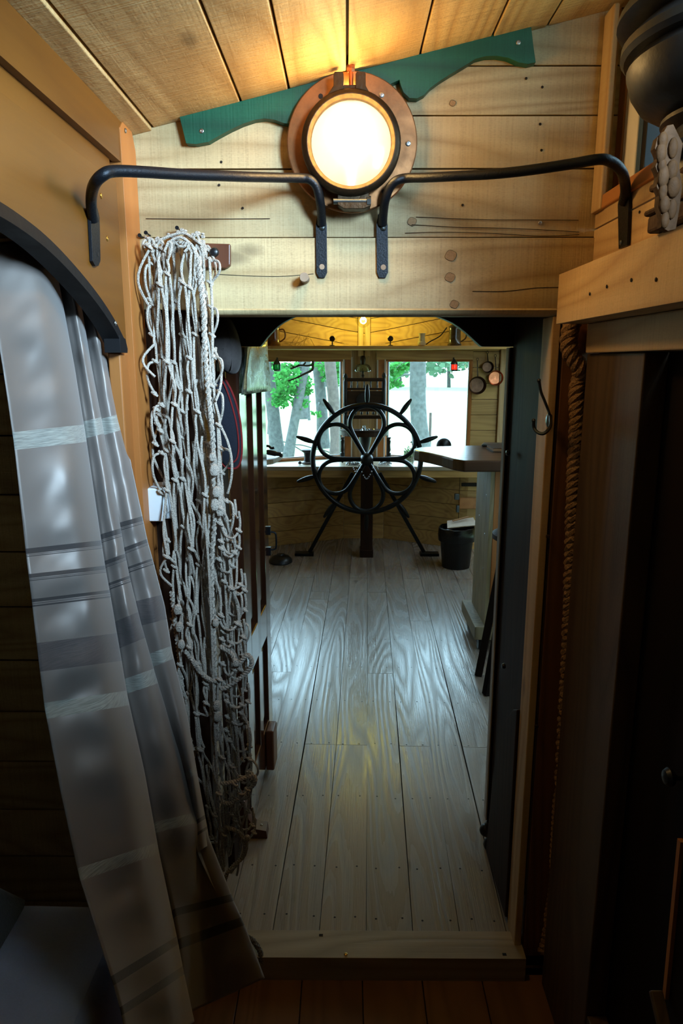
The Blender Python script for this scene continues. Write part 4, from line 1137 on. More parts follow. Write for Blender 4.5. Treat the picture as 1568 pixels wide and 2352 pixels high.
# coat hook on the right door post, by the far room
g = thing('coat_hook', tuple(at(1262, 990, X=JR - .002)), 'dark metal double coat hook on the right door post', 'hook')
mb = MB(); XH = JR + .001
mb.tube(smoothpath([at(1262, 952, X=JR), at(1257, 938, X=JR - .012), at(1250, 920, X=JR - .02), at(1242, 900, X=JR - .028), at(1238, 880, X=JR - .034), at(1237, 874, X=JR - .036)], 5), [.0035] * 20 + [.0028] * 20, n=8) if False else mb.tube(smoothpath([at(1262, 952, X=JR), at(1257, 938, X=JR - .012), at(1250, 920, X=JR - .02), at(1242, 900, X=JR - .028), at(1238, 876, X=JR - .034)], 5), .003, n=8)
mb.tube(smoothpath([at(1264, 955, X=JR), at(1264, 975, X=JR - .010), at(1258, 988, X=JR - .018), at(1247, 996, X=JR - .028), at(1234, 993, X=JR - .038), at(1226, 982, X=JR - .044), at(1225, 967, X=JR - .046)], 5), .0036, n=8)
mb.ball(at(1237, 874, X=JR - .035), .0045, n=8); mb.ball(at(1225, 966, X=JR - .046), .0045, n=8)
mb.build('prongs', 'chrome_dull', g, smooth=True)
mb = MB(); a, b = at(1262, 948, X=JR), at(1270, 985, X=JR)
mb.lathe([(.016, 0), (.015, .003), (.008, .006)], (JR, a.y, (a.z + b.z) / 2), (-1, 0, 0), n=16); mb.build('back_plate', 'chrome_dull', g, smooth=True)

# dark turned column with carved pilaster standing on the beam
bx0 = at(1520, 553, X=.475)
g = thing('turned_column', (.60, bx0.y - .045, BZ), 'large dark turned wooden column with a carved base standing on the right beam', 'column')
XA = .478; YA = .93
mb = MB(); 
# profile from pixels: left silhouette (x,y) at the axis depth
dA = 0.0
def rad(px, py):
    p = at(px, py, Y=YA); return (XA - p.x, p.z)
sil = [(1525, 490), (1528, 430), (1540, 372), (1503, 362), (1502, 348), (1515, 335), (1545, 322), (1556, 300), (1552, 288), (1535, 284), (1516, 276), (1518, 266), (1540, 258), (1500, 248), (1465, 225), (1445, 190), (1437, 155), (1436, 140), (1450, 120), (1430, 118), (1421, 105), (1424, 85), (1450, 60), (1470, 44), (1430, 42), (1413, 30), (1418, 8), (1440, -20), (1470, -50), (1480, -120), (1490, -200)]
prof = []; lastz = -9
for q in sil:
    r_, z = rad(*q); r_ *= .93; z = max(z, lastz + .0015); lastz = z; prof.append((max(r_, .012), z))
mb.lathe([(r_, z) for r_, z in prof], (XA, YA, 0), (0, 0, 1), n=48)
mb.build('shaft', 'turned', g, smooth=True)
mb = MB()
zb = BZ + .001
for (a, h0, h1) in ((.098, 0, .022), (.104, .022, .030), (.092, .030, .052), (.100, .052, .062), (.088, .062, .074)):
    a *= .75; mb.box((XA - a, YA - a, zb + h0), (XR - .002, YA + a, zb + h1))
mb.build('plinth', 'carved', g, bevel=.004)
YP = YA - .055
op = [(1546, 285), (1532, 288), (1524, 302), (1509, 316), (1503, 340), (1512, 362), (1504, 382), (1512, 404), (1507, 428), (1516, 448), (1512, 476), (1520, 500), (1518, 522), (1534, 531), (1552, 526), (1560, 480), (1566, 430), (1560, 380), (1568, 330)]
mb = MB(); P = [at(x, y, Y=YP) for x, y in op]; mb.prism(P, (0, .012, 0))
for x, y, r_, sz in ((1522, 322, .010, 1.3), (1518, 350, .011, 1.5), (1520, 380, .009, 1.2), (1523, 405, .012, 1.5), (1522, 440, .009, 1.6), (1526, 470, .011, 1.3), (1527, 505, .009, 1.5), (1545, 340, .010, 1.6), (1543, 390, .012, 1.3), (1546, 430, .014, 1.2), (1543, 480, .010, 1.6)):
    mb.ball(at(x, y, Y=YP - .001), r_ * .72, (.8, .5, sz), n=12)
mb.build('carved_panel', 'carved', g, smooth=True, bevel=.003)

# dark cupboard knob, pale stick and dark board at the right edge
mb = MB(); p = at(1552, 1785, X=XR + .02)
mb.lathe([(.005, 0), (.005, .010), (.013, .016), (.015, .022), (.011, .028), (.002, .030)], (XR + .03, p.y, p.z), (-1, 0, 0), n=20)
mb.build('cupboard_knob', 'black_plastic', smooth=True, label='small round black knob on the dark cupboard at the right edge', cat='knob')
g = thing('box_lid', tuple(at(1540, 2352, X=.40)), 'dark wooden flap with an orange edge leaning at the lower right corner', 'flap')
P = [at(1566, 1930, X=.42), at(1531, 2290, X=.42), at(1560, 2500, X=.42), at(1700, 2500, X=.42), at(1700, 1930, X=.42)]
mb = MB(); mb.prism(P, (.012, 0, 0)); mb.build('board', 'dark_z', g, bevel=.002)
mb = MB(); a, b = at(1564, 1930, X=.418), at(1529, 2290, X=.418); mb.bar(a, b, .006, .008); mb.build('edge', 'orange_z', g)
a, b = at(1505, 2275, X=.40), at(1532, 2390, X=.40); mb = MB(); mb.bar(a, b, .010, .016, up=(1, 0, 0)); mb.build('batten', 'pine_z_shaded', g, bevel=.002)

# ================================================================== THINGS OF THE FAR SALOON
# dark arched board in the passage
YB = 1.86
mb = MB()
arc = [(600, 793), (612, 777), (630, 757), (650, 741), (675, 728), (710, 712), (760, 697), (815, 690), (840, 689), (880, 691), (930, 699), (975, 714), (1005, 727), (1040, 742), (1068, 762), (1088, 780), (1103, 794)]
arcP = [at(x, y, Y=YB) for x, y in arc]
xl, xr = at(440, 795, Y=YB).x, at(1181, 795, Y=YB).x
zb_ = at(560, 796, Y=YB).z
A1 = smoothpath(arcP[:-1], 2) + [arcP[-1]]
polyB = [Vector((xl, YB, zb_))] + [Vector((arcP[0].x - .002, YB, zb_))] + A1 + [Vector((arcP[-1].x + .004, YB, zb_)), Vector((.56, YB, zb_)), Vector((.56, YB, 1.95)), Vector((xl, YB, 1.95))]
mb.prism(polyB, (0, .035, 0))
g = thing('arched_panel', (0, YB, zb_), 'black arched wooden board spanning the passage behind the doorway', 'board')
mb.build('board', 'dark_x', g, bevel=.004)
# dark upright beside it, on a round foot: the opened right door leaf
g = thing('tall_cupboard', (.46, YB, 0), 'dark tall narrow cupboard side on a round foot at the right of the passage', 'cupboard')
mb = MB(); XD = at(1172, 800, Y=YB).x; z0 = at(1140, 1870, X=XD).z
zlow = .085
mb.prism([(XD, YB, zlow + .04), (XD, YB, zb_ - .002), (XD, YB + .03, zb_ - .002), (XD, YB + .03, zlow), (XD + .012, YB + .004, zlow - .01)][:4], (.115, 0, 0))
mb.build('leaf', 'dark_z', g, bevel=.004)
mb = MB(); mb.box((XD - .004, YB + .002, zlow + .02), (XD, YB + .03, zb_ - .003)); mb.build('lit_edge', 'weathered_z', g, bevel=.001)  # pale strip standing in for the light along the upright's edge
mb = MB()
for y in (1530, 1040):
    mb = MB(); p = at(1160 if y > 1200 else 1170, y, X=XD - .004); mb.lathe([(.006, 0), (.008, .004), (.006, .009), (.002, .010)], p, (-1, 0, 0), n=12)
    mb.build('knob', 'black_plastic', g, smooth=True)
mb = MB(); c = Vector((XD + .02, YB + .016, 0))
mb.lathe([(.020, 0), (.024, .010), (.020, .026), (.014, .034), (.026, .050), (.030, .066), (.022, .082), (.016, .09)], c, n=20); mb.ball(c + Vector((-.018, 0, .062)), .02, n=12)
mb.build('foot', 'turned', g, smooth=True)

# glossy panelled door standing open on the left
XDr = -.300; yd0, yd1 = 1.97, 2.42; DROT = -R(2.8); zd0, zd1 = .035, 1.515
g = thing('panelled_door', (XDr, yd0, 0), 'glossy dark brown panelled door standing open on the left of the passage', 'door')
zm0, zm1 = .50, .62
def fr(mb, y0, y1, z0, z1, x0=XDr - .036, x1=XDr, **k): mb.box((x0, y0, z0), (x1, y1, z1), **k)
mb = MB(); W_ = yd1 - yd0
fr(mb, yd0, yd0 + .08, zd0, zd1); fr(mb, yd1 - .08, yd1, zd0, zd1)
ymid = (yd0 + yd1) / 2
fr(mb, ymid - .03, ymid + .03, zd0 + .12, zd1 - .1)
fr(mb, yd0 + .08, yd1 - .08, zd0, zd0 + .14); fr(mb, yd0 + .08, yd1 - .08, zm0, zm1); fr(mb, yd0 + .08, yd1 - .08, zd1 - .12, zd1)
mb.build('frame', 'door_z', g, bevel=.003)
for y0, y1 in ((yd0 + .08, ymid - .03), (ymid + .03, yd1 - .08)):
    for z0, z1 in ((zd0 + .14, zm0), (zm1, zd1 - .12)):
        mb = MB(); fr(mb, y0, y1, z0, z1, XDr - .026, XDr - .018); 
        mb.hexa([(XDr - .018, y0 + .02, z0 + .02), (XDr - .018, y1 - .02, z0 + .02), (XDr - .010, y1 - .035, z0 + .035), (XDr - .010, y0 + .035, z0 + .035)] + [(XDr - .018, y0 + .02, z1 - .02), (XDr - .018, y1 - .02, z1 - .02), (XDr - .010, y1 - .035, z1 - .035), (XDr - .010, y0 + .035, z1 - .035)])
        mb.build('panel', 'door_z', g, bevel=.001)
mb = MB(); ph0, ph1 = at(628, 1210, X=XDr), at(628, 1262, X=XDr)
yh = yd1 - .01
zh0, zh1 = at(620, 1222, Y=yh).z, at(620, 1262, Y=yh).z
mb.tube(smoothpath([(XDr, yh, zh0), (XDr + .018, yh, zh0), (XDr + .028, yh, zh0 - .010), (XDr + .028, yh, zh1 + .010), (XDr + .018, yh, zh1), (XDr, yh, zh1)], 4), .0035, n=8)
mb.obox((XDr + .004, yh, zh0 + .006), (.010, .016, .03)); mb.obox((XDr + .004, yh, zh1 - .006), (.010, .016, .03))
mb.build('handle', 'iron', g, smooth=True)
mb = MB(); p = at(630, 1640, X=XDr + .035)
a_, b_ = at(634, 1640, X=XDr + .03), at(618, 1765, X=XDr + .03)
yq0 = at(616, 1650, X=XDr + .02).y
mb.box((XDr, yq0 - .05, at(616, 1765, X=XDr + .02).z), (XDr + .030, yq0 + .03, at(616, 1665, X=XDr + .02).z)); mb.build('door_block', 'redbrown_z', g, bevel=.006)
g.rotation_euler = (0, 0, DROT)
# curved wooden foot on the floor
mb = MB(); c = at(605, 1915, Z=.0)
mb.prism([(XDr + .055, c.y + .02, .002), (XDr - .04, c.y + .02, .002), (XDr - .04, c.y + .02, .15), (XDr - .012, c.y + .02, .13), (XDr - .002, c.y + .02, .07), (XDr + .018, c.y + .02, .035), (XDr + .052, c.y + .02, .028)], (0, -.045, 0))
screws(mb, [(XDr + .034, c.y, .032), (XDr + .008, c.y, .052)], (0, 0, 1), .004, mi=1)
mb.build('door_foot', ['redbrown_z', 'steel'], bevel=.004, label='curved dark wooden foot screwed to the floor under the open panelled door', cat='bracket')
# hanging sheet, cap and mitt on that door
mb = MB(); rows_ = []
s_pts = [[(563, 790), (600, 788)], [(560, 850), (603, 850)], [(557, 905), (604, 897)]]
vs = []; fs = []; XSh = XDr + .014
for j in range(9):
    t = j / 8; y = 785 + 122 * t
    for i in range(7):
        u = i / 6; px = (563 - 6 * t) + (37 + 10 * t) * u
        p = at(px, y - 9 * u * t, X=XSh); vs.append((XSh + (p.y - yd0) * .049 + .003 * math.sin(i * 1.7 + j * .6), p.y, p.z))
for j in range(8):
    for i in range(6): a = j * 7 + i; fs.append((a, a + 1, a + 8, a + 7))
mb.add(vs, fs); o = mb.build('hanging_cover', 'foil', smooth=True, label='greenish shiny film sheet hanging over the top of the panelled door', cat='sheet'); so = o.modifiers.new('t', 'SOLIDIFY'); so.thickness = .002
def cloth_hang(name, outline, Y, th, mat, parent=None, **k):
    mb = MB(); c = Vector((0, 0, 0)); P = smoothpath([at(x, y, Y=Y) for x, y in outline], 4, closed=True)
    for p in P: c += p
    c /= len(P); m = len(P); vs = []; fs = []
    prof = [(1, 0), (.97, th * .35), (.85, th * .7), (.55, th * .95), (.02, th)]
    for s_, d_ in prof: vs += [c + (p - c) * s_ + Vector((0, -d_, 0)) for p in P]
    for s_, d_ in prof[::-1]: vs += [c + (p - c) * s_ + Vector((0, .008, 0)) for p in P]
    n = len(prof) * 2
    for i in range(n - 1):
        for j in range(m): fs.append((i * m + j, i * m + (j + 1) % m, (i + 1) * m + (j + 1) % m, (i + 1) * m + j))
    mb.add(vs, fs); return mb.build(name, mat, parent, smooth=True, **k)
g = thing('felt_hat', tuple(at(530, 858, Y=1.74)), 'dark grey soft hat hanging from the passage behind the net', 'hat')
cloth_hang('crown', [(470, 735), (520, 728), (540, 752), (552, 790), (554, 825), (547, 852), (532, 860), (515, 852), (498, 830), (478, 795)], 1.74, .05, 'grey_felt', g)
mb = MB(); mb.tube(smoothpath([at(x, y, Y=1.695) for x, y in ((515, 735), (525, 760), (530, 790), (533, 830), (531, 850))], 4), .0018, n=6); mb.build('seam', 'grey_felt', g)
g = thing('oven_mitt', tuple(at(530, 1080, Y=1.80)), 'dark navy padded mitt with red piping hanging behind the net', 'mitt')
mo = [(485, 860), (505, 858), (522, 880), (538, 915), (550, 960), (555, 1010), (554, 1050), (546, 1072), (532, 1076), (515, 1070), (500, 1040), (488, 980), (480, 910)]
cloth_hang('body', mo, 1.80, .03, 'navy_cloth', g)
mb = MB(); mb.tube(smoothpath([at(x, y, Y=1.790) for x, y in mo], 4, closed=True), .0028, n=6, closed=True)
mb.tube(smoothpath([at(x, y, Y=1.776) for x, y in ((506, 868), (518, 890), (532, 930), (543, 975), (548, 1020), (545, 1050), (536, 1062))], 4), .0022, n=6)
mb.build('piping', 'red_trim', g, smooth=True)

# ship's wheel
YW = 5.02; hub = at(842, 1055, Y=YW)
SC = (at(842 + 124, 1055, Y=YW).x - hub.x)
def wp(r_, a, dy=0): return hub + Vector((math.cos(R(a)) * r_ * SC, dy, math.sin(R(a)) * r_ * SC))
g = thing('ship_wheel', (hub.x, YW + .1, 0), 'black cast-iron ship steering wheel with ten handles before the stern windows', 'wheel')
mb = MB()
mb.tube([wp(1, a) for a in range(0, 360, 4)], .0185, n=10, closed=True, flat_=1.3); mb.build('rim', 'wheel_iron', g, smooth=True)
for k in range(10):
    a = 90 + 36 * k; mb = MB(); q0 = wp(1.03, a); q1 = wp(1.37, a)
    d = (q1 - q0).normalized(); Lh = (q1 - q0).length
    mb.lathe([(.012, -.01), (.013, .01), (.017, .03), (.0185, .06), (.016, .09), (.010, Lh - .008), (.004, Lh)], q0, d, n=12)
    mb.build('handle', 'wheel_iron', g, smooth=True)
rc, rho = .665, .315; ta = math.degrees(math.asin(rho / rc))
for k in range(6):
    a = 90 + 60 * k; cpt = wp(rc, a); pts = [wp(.10, a + 29)]
    td = rc * math.cos(R(ta))
    pts += [wp(td * f, a + 29.5 + (ta - 29.5) * f * f) for f in (.35, .7)]
    s0 = 90 + ta
    for t in range(11):
        b_ = a + (180 - (90 - ta)) - (180 + 2 * ta) * t / 10 * 1.0
        pts.append(cpt + Vector((math.cos(R(b_ - 0)) * rho * SC, 0, math.sin(R(b_)) * rho * SC)))
    pts += [wp(td * f, a - 29.5 - (ta - 29.5) * f * f) for f in (.7, .35)] + [wp(.10, a - 29)]
    mb = MB(); mb.tube(smoothpath(pts, 4), .0155, n=10, flat_=1.1); mb.build('spoke_loop', 'wheel_iron', g, smooth=True)
mb = MB(); mb.lathe([(.02, -.05), (.034, -.04), (.046, -.02), (.046, .03), (.03, .05), (.03, .12)], hub, (0, 1, 0), n=24); mb.build('hub', 'wheel_iron', g, smooth=True)
mb = MB(); pz = at(843, 1100, Y=5.10); 
wq = .045
mb.box((pz.x - wq, 5.12, 0), (pz.x + wq, 5.22, hub.z + .03)); mb.box((pz.x - wq - .006, 5.11, 0), (pz.x + wq + .006, 5.23, .06)); mb.build('pedestal', 'darkbrown_z', g, bevel=.004)
for s_ in (-1, 1):
    ft = at(842 + s_ * 143, 1270, Y=5.19); ft.z = .012
    mb = MB(); mb.bar(hub + Vector((s_ * .10, .13, -.12)), ft + Vector((-s_ * .04, 0, .01)), .028, .014, up=(0, 1, 0)); mb.build('leg', 'wheel_iron', g, bevel=.002)
    mb = MB(); mb.box((ft.x - .072, 5.14, .001), (ft.x + .072, 5.22, .022)); mb.build('foot', 'wheel_iron', g, bevel=.002)

# carved dark stand with turned posts behind the wheel
YS = 5.50
g = thing('carved_stand', (at(836, 1066, Y=5.4).x, 5.42, ZS), 'dark carved stand with turned posts and half-round table between the stern windows', 'stand')
def post(px, y0, y1, Y, r_=.016, name='post', mat='turned'):
    a = at(px, y1, Y=Y); b_ = at(px, y0, Y=Y); L_ = b_.z - a.z; mb = MB()
    prof = [(r_ * .7, 0), (r_, .02 * L_), (r_, .30 * L_), (r_ * .7, .34 * L_), (r_ * 1.1, .38 * L_), (r_ * .7, .44 * L_), (r_, .5 * L_), (r_, .86 * L_), (r_ * .6, .90 * L_), (r_ * 1.1, .94 * L_), (r_ * .7, .98 * L_), (.002, L_)]
    mb.lathe(prof, a, n=14); return mb.build(name, mat, g, smooth=True)
post(793, 857, 1000, YS, .017); post(880, 855, 1000, YS, .017)
def rail(y0, y1, name='rail', x0=793, x1=880, Y=YS, t=.02):
    a, b_ = at(x0, y1, Y=Y), at(x1, y0, Y=Y); mb = MB(); mb.box((a.x, Y - t / 2, a.z), (b_.x, Y + t / 2, b_.z)); mb.build(name, 'darkbrown_x', g, bevel=.002)
rail(868, 876); rail(891, 896); rail(954, 962)
rail(898, 945, 'back_panel', t=.012)
for i in range(5):
    px = 806 + i * 15
    a, b_ = at(px, 892, Y=YS), at(px, 876, Y=YS); mb = MB(); mb.lathe([(.004, 0), (.007, .3 * (b_.z - a.z)), (.004, .6 * (b_.z - a.z)), (.006, b_.z - a.z)], a, n=8); mb.build('spindle', 'turned', g, smooth=True)
for i in range(6):
    px = 803 + i * 13.5
    a, b_ = at(px, 954, Y=YS), at(px, 944, Y=YS); mb = MB(); mb.ball((a + b_) / 2, .010, (1, .6, 1.4), n=8); mb.build('spindle', 'turned', g, smooth=True)
mb = MB(); mb.lathe([(.045, 0), (.052, .004), (.050, .010), (.03, .012)], at(833, 918, Y=YS - .01), (0, -1, 0), n=20); mb.build('rosette', 'turned', g, smooth=True)
mb = MB(); cc = at(836, 994, Y=5.47); rr_ = at(895, 990, Y=5.35).x - cc.x
half = [Vector((cc.x + rr_ * math.cos(t * math.pi / 16), 5.50 - rr_ * .9 * math.sin(t * math.pi / 16), 0)) for t in range(17)]
zt_ = at(836, 994, Y=5.33).z
mb.prism([Vector((p.x, p.y, zt_)) for p in half], (0, 0, .014)); mb.build('tabletop', 'darkbrown_x', g, bevel=.002)
mb = MB(); mb.prism([Vector((cc.x + (p.x - cc.x) * .96, 5.50 - (5.50 - p.y) * .96, zt_ - .035)) for p in half], (0, 0, .034)); mb.build('apron', 'darkbrown_x', g, bevel=.002)
for px in (786, 892):
    a, b_ = at(px, 1066, Y=5.40), at(px, 1004, Y=5.40); a.z = ZS + .001; L_ = b_.z - a.z; mb = MB()
    mb.lathe([(.003, 0), (.016, .012), (.017, .024), (.008, .036), (.018, .05), (.018, .38 * L_), (.010, .42 * L_), (.016, .5 * L_), (.012, .7 * L_), (.016, .86 * L_), (.010, .9 * L_), (.018, L_)], a, n=14); mb.build('leg', 'turned', g, smooth=True)
mb = MB(); a = at(838, 1066, Y=5.44); mb.lathe([(.02, 0), (.03, .02), (.02, .06), (.045, .16), (.05, .20), (.03, zt_ - ZS - .06)], (a.x, 5.44, ZS + .002), n=18); mb.build('centre_post', 'turned', g, smooth=True)
# crystal pieces on its table
for i, (px, s_, dx) in enumerate(((836, .017, 'clear square cut crystal at the middle of the little half-round table'), (830, .012, 'flat glass piece lying before the square crystal on the half-round table'), (846, .010, 'small blue glass lump right of the square crystal on the half-round table'), (857, .009, 'amber glass lump at the right of the half-round table'))):
    mb = MB(); p = at(px, 985, Y=5.39 + .01 * (i % 2)); z = zt_ + .0145
    mb.lathe([(s_, 0), (s_ * 1.1, s_ * .8), (s_ * .6, s_ * 1.2), (s_ * .75, s_ * 1.9), (s_ * .5, s_ * 2.2)] if i == 0 else [(s_, 0), (s_ * 1.1, s_ * .5), (s_ * .5, s_ * 1.1)], (p.x, p.y - (.03 if i == 1 else 0), z), n=6)
    mb.build('crystal', 'brass' if i == 3 else 'crystal', label=dx, cat='crystal')

# oil lamp on the middle panel
g = thing('wall_oil_lamp', (at(833, 868, Y=5.60).x, 5.60, at(833, 868, Y=5.60).z), 'small oil lamp with a domed glass shade between the stern windows', 'lamp')
p = at(833, 854, Y=5.60)
mb = MB(); mb.lathe([(.066, 0), (.070, .006), (.064, .03), (.050, .052), (.028, .060), (.02, .062)], p, n=28); mb.build('shade', 'lamp_clear', g, smooth=True)
mb = MB(); mb.lathe([(.016, .058), (.020, .08), (.022, .10), (.015, .12), (.006, .125)], p, n=16); mb.lathe([(.010, -.045), (.014, -.03), (.008, -.02), (.012, .0), (.006, .03)], p, n=14); mb.build('burner', 'bronze_dark', g, smooth=True)
mb = MB(); mb.tube([p + Vector((0, .09, -.03)), p + Vector((0, .0, -.035))], .005, n=8); mb.build('bracket', 'bronze_dark', g, smooth=True)

# bulb of the saloon lamp
pb = at(834, 734, Y=5.36)
g = thing('globe_bulb', (pb.x, pb.y, pb.z - .05), 'lit clear globe bulb hanging from the saloon ceiling above the wheel', 'lamp')
mb = MB(); mb.ball(pb, .058, n=24); mb.build('glass', 'bulb_clear', g, smooth=True)
mb = MB(); mb.ball(pb + Vector((0, 0, .012)), .016, n=12); mb.build('filament', 'bulb_far', g, smooth=True)
mb = MB(); mb.lathe([(.014, 0), (.018, .01), (.018, .05), (.008, .06)], pb + Vector((0, 0, .046)), n=16); mb.tube([pb + Vector((0, 0, .1)), (pb.x, pb.y, 2.15)], .004, n=6); mb.build('socket', 'bronze_dark', g, smooth=True)
lamp('globe_bulb_light', 'POINT', (pb.x, pb.y, pb.z + .012), 13.0, (1.0, .98, .20), shadow_soft_size=.03)

# things on the shelf
def stein(px, mat, label):
    c = at(px, 800, Y=5.27); c.z = SHZ + .001; g = thing('beer_stein', tuple(c), label, 'mug', 'beer steins on the shelf'); mb = MB()
    mb.lathe([(.050, 0), (.052, .012), (.046, .022), (.045, .05), (.043, .11), (.045, .128), (.042, .135), (.038, .130), (.036, .03)], c, n=24); mb.build('body', mat, g, smooth=True)
    mb = MB(); mb.tube(smoothpath([c + Vector((.042, 0, .115)), c + Vector((.070, 0, .118)), c + Vector((.084, 0, .090)), c + Vector((.080, 0, .055)), c + Vector((.046, 0, .030))], 5), .0055, n=8); mb.build('handle', mat, g, smooth=True)
    mb = MB(); mb.lathe([(.044, .132), (.046, .137), (.03, .150), (.006, .158)], c, n=20); mb.ball(c + Vector((.044, 0, .148)), .008, n=8); mb.build('lid', 'chrome_dull', g, smooth=True)
stein(629, 'stein_brown', 'brown glazed beer stein at the left end of the stern shelf')
stein(1043, 'stein_dark', 'dark brown beer stein at the right end of the stern shelf')
for px, lb in ((763, 'small round mirror on a foot, left of the corner post on the shelf'), (896, 'small round mirror on a foot, right of the corner post on the shelf')):
    c = at(px, 800, Y=5.22); c.z = SHZ + .001; g = thing('footed_disc', tuple(c), lb, 'ornament', 'footed discs on the stern shelf'); mb = MB()
    mb.lathe([(.022, 0), (.020, .004), (.005, .008), (.004, .032)], c, n=16); mb.build('foot', 'bronze_dark', g, smooth=True)
    mb = MB(); mb.lathe([(.018, -.004), (.021, .0), (.018, .006), (.006, .007)], c + Vector((0, 0, .050)), (0, -1, 0), n=20); mb.build('disc', 'bronze_dark', g, smooth=True)
# straws crossed into a small rigging model
g = thing('straw_rigging', tuple(at(690, 801, Y=5.25)), 'sparse crossed straw sticks standing on the left of the stern shelf', 'ornament')
for q0, q1 in (((663, 801), (688, 765)), ((677, 801), (691, 768)), ((665, 797), (710, 777)), ((695, 801), (710, 765)), ((682, 800), (704, 776)), ((700, 801), (697, 775)), ((690, 801), (693, 790)), ((722, 801), (713, 778)), ((671, 790), (674, 778))):
    mb = MB(); a, b_ = at(*q0, Y=5.24), at(*q1, Y=5.28); a.z = max(a.z, SHZ); mb.tube([a, b_], .0018, n=5); mb.build('stick', 'straw', g)
# pale carved pipe with a long dark stem
c = at(968, 798, Y=5.2); c.z = SHZ + .001
g = thing('carved_pipe', tuple(c), 'pale carved tobacco pipe with a long curved dark stem on the shelf', 'pipe')
mb = MB(); mb.lathe([(.016, 0), (.028, .006), (.030, .022), (.022, .034), (.024, .048), (.020, .068), (.026, .084), (.024, .088), (.014, .080)], c, n=18); mb.tube([c + Vector((0, 0, .018)), c + Vector((-.03, -.005, .006))], [.014, .006], n=8); mb.build('bowl', 'clay', g, smooth=True)
mb = MB(); mb.tube(smoothpath([at(x, y, Y=5.2) for x, y in ((978, 791), (990, 783), (1002, 777), (1012, 770), (1020, 760), (1026, 752))], 4), .0042, n=8); mb.build('stem', 'turned', g, smooth=True)
c = at(606, 800, Y=5.24); c.z = SHZ + .001; mb = MB(); mb.box((c.x - .03, 5.21, c.z), (c.x + .02, 5.27, c.z + .035)); mb.build('small_box', 'stein_brown', bevel=.003, label='small brown box left of the brown beer stein', cat='box')

# navigation lamps hung in the windows
def navlamp(px, mat, label):
    t = at(px, 827, Y=5.30); g = thing('navigation_lamp', tuple(at(px, 852, Y=5.30)), label, 'lamp', 'small navigation lamps'); mb = MB()
    b_ = at(px, 853, Y=5.30); H_ = t.z - b_.z
    mb.lathe([(.022, 0), (.028, .004), (.028, .012), (.024, .014)], b_, n=18); mb.lathe([(.027, .050), (.026, .062), (.016, .074), (.010, .085), (.004, .09)], b_, n=18)
    mb.box((b_.x - .010, 5.30 + .015, b_.z), (b_.x + .010, 5.34, b_.z + .08)); mb.tube([b_ + Vector((0, .02, .07)), b_ + Vector((0, .03, .10))], .006, n=8)
    for s_ in (-1, 1): mb.box((b_.x + s_ * .024 - .003, 5.285, b_.z + .01), (b_.x + s_ * .024 + .003, 5.315, b_.z + .055))
    mb.build('case', 'chrome_dull', g, smooth=True)
    mb = MB(); mb.lathe([(.021, .013), (.024, .030), (.021, .050)], b_, n=20); mb.build('lens', mat, g, smooth=True)
navlamp(636, 'lens_green', 'small lamp with a green lens hanging in the left stern window')
navlamp(1042, 'lens_red', 'small lamp with a red lens hanging in the right stern window')

# copper pans on the right-hand planking
def pan(px, py, rpx, hy, mat, label, inside=None):
    c = at(px, py, Y=5.33); r_ = at(px + rpx, py, Y=5.33).x - c.x; tp = at(px + (1 if rpx > 18 else 0), hy, Y=5.33)
    g = thing('copper_pan', (c.x, 5.33, c.z - r_), label, 'pan', 'copper pans on the wall'); mb = MB()
    mb.lathe([(r_ * .78, .022), (r_ * .86, .018), (r_, -.022), (r_ * 1.02, -.024), (r_ * .96, -.020), (r_ * .80, .014), (.002, .016)], c, (0, 1, 0), n=36); mb.build('bowl', [mat], g, smooth=True)
    mb = MB(); b_ = c + Vector((0, -.015, r_ * .98)); mb.tube([b_, Vector(tp) - Vector((0, 0, .012))], [.005, .0035], n=8, flat_=.6)
    mb.tube([Vector(tp) + Vector((math.cos(t) * .008, -.003, math.sin(t) * .010 - .004)) for t in [i * .628 for i in range(10)]], .002, n=6, closed=True); mb.build('handle', 'bronze_dark', g, smooth=True)
pan(1095, 885, 20, 824, 'copper_dark', 'largest dark copper pan hanging lowest on the plank wall')
pan(1119, 843, 13, 808, 'copper_dark', 'smallest dark pan hanging highest on the plank wall')
pan(1137, 868, 17, 816, 'copper', 'shiny orange copper pan hanging rightmost on the plank wall')

# counter top and cabinet on the right
g = thing('bar_counter', (.80, 3.5, 0), 'tall plank cabinet on casters with a rounded dark counter top, right of the wheel', 'counter')
zt2_ = at(1100, 1061, Y=3.20).z
tp_px = [(1190, 1058), (1100, 1058), (1065, 1058), (1040, 1054), (1015, 1047), (985, 1040), (962, 1036), (951, 1033), (950, 1030), (965, 1027), (1000, 1025), (1080, 1023), (1190, 1023)]
tp_ = [at(x, y, Z=zt2_) for x, y in tp_px[:-1]]; tp_[0].x = 1.30; tp_[-1].x = 1.30 if False else tp_[-1].x; tp_.append(Vector((1.30, tp_[-1].y, zt2_)))
mb = MB(); mb.prism([p - Vector((0, 0, .055)) for p in tp_], (0, 0, .055)); mb.build('counter_top', 'table_x', g, bevel=.008)
xk = .705; yk0, yk1 = 3.36, 3.72; zk0 = .14
zct = zt2_ - .056
mb = MB()
for i in range(4):
    y0 = yk0 + (yk1 - yk0) * i / 4; mb.box((xk, y0 + .001, zk0), (xk + .02, yk0 + (yk1 - yk0) * (i + 1) / 4 - .001, zct))
screws(mb, [(xk, yk0 + .09, z_) for z_ in (.42, .60, .80)] + [(xk, yk0 + .25, z_) for z_ in (.35, .66)], (-1, 0, 0), .006, mi=1)
mb.build('side_panel', ['cabinet_z', 'steel'], g, bevel=.002)
mb = MB(); mb.box((xk + .0205, yk0, zk0), (xk + .10, yk0 + .02, zct)); mb.build('corner_stile', 'orange_z', g, bevel=.002)
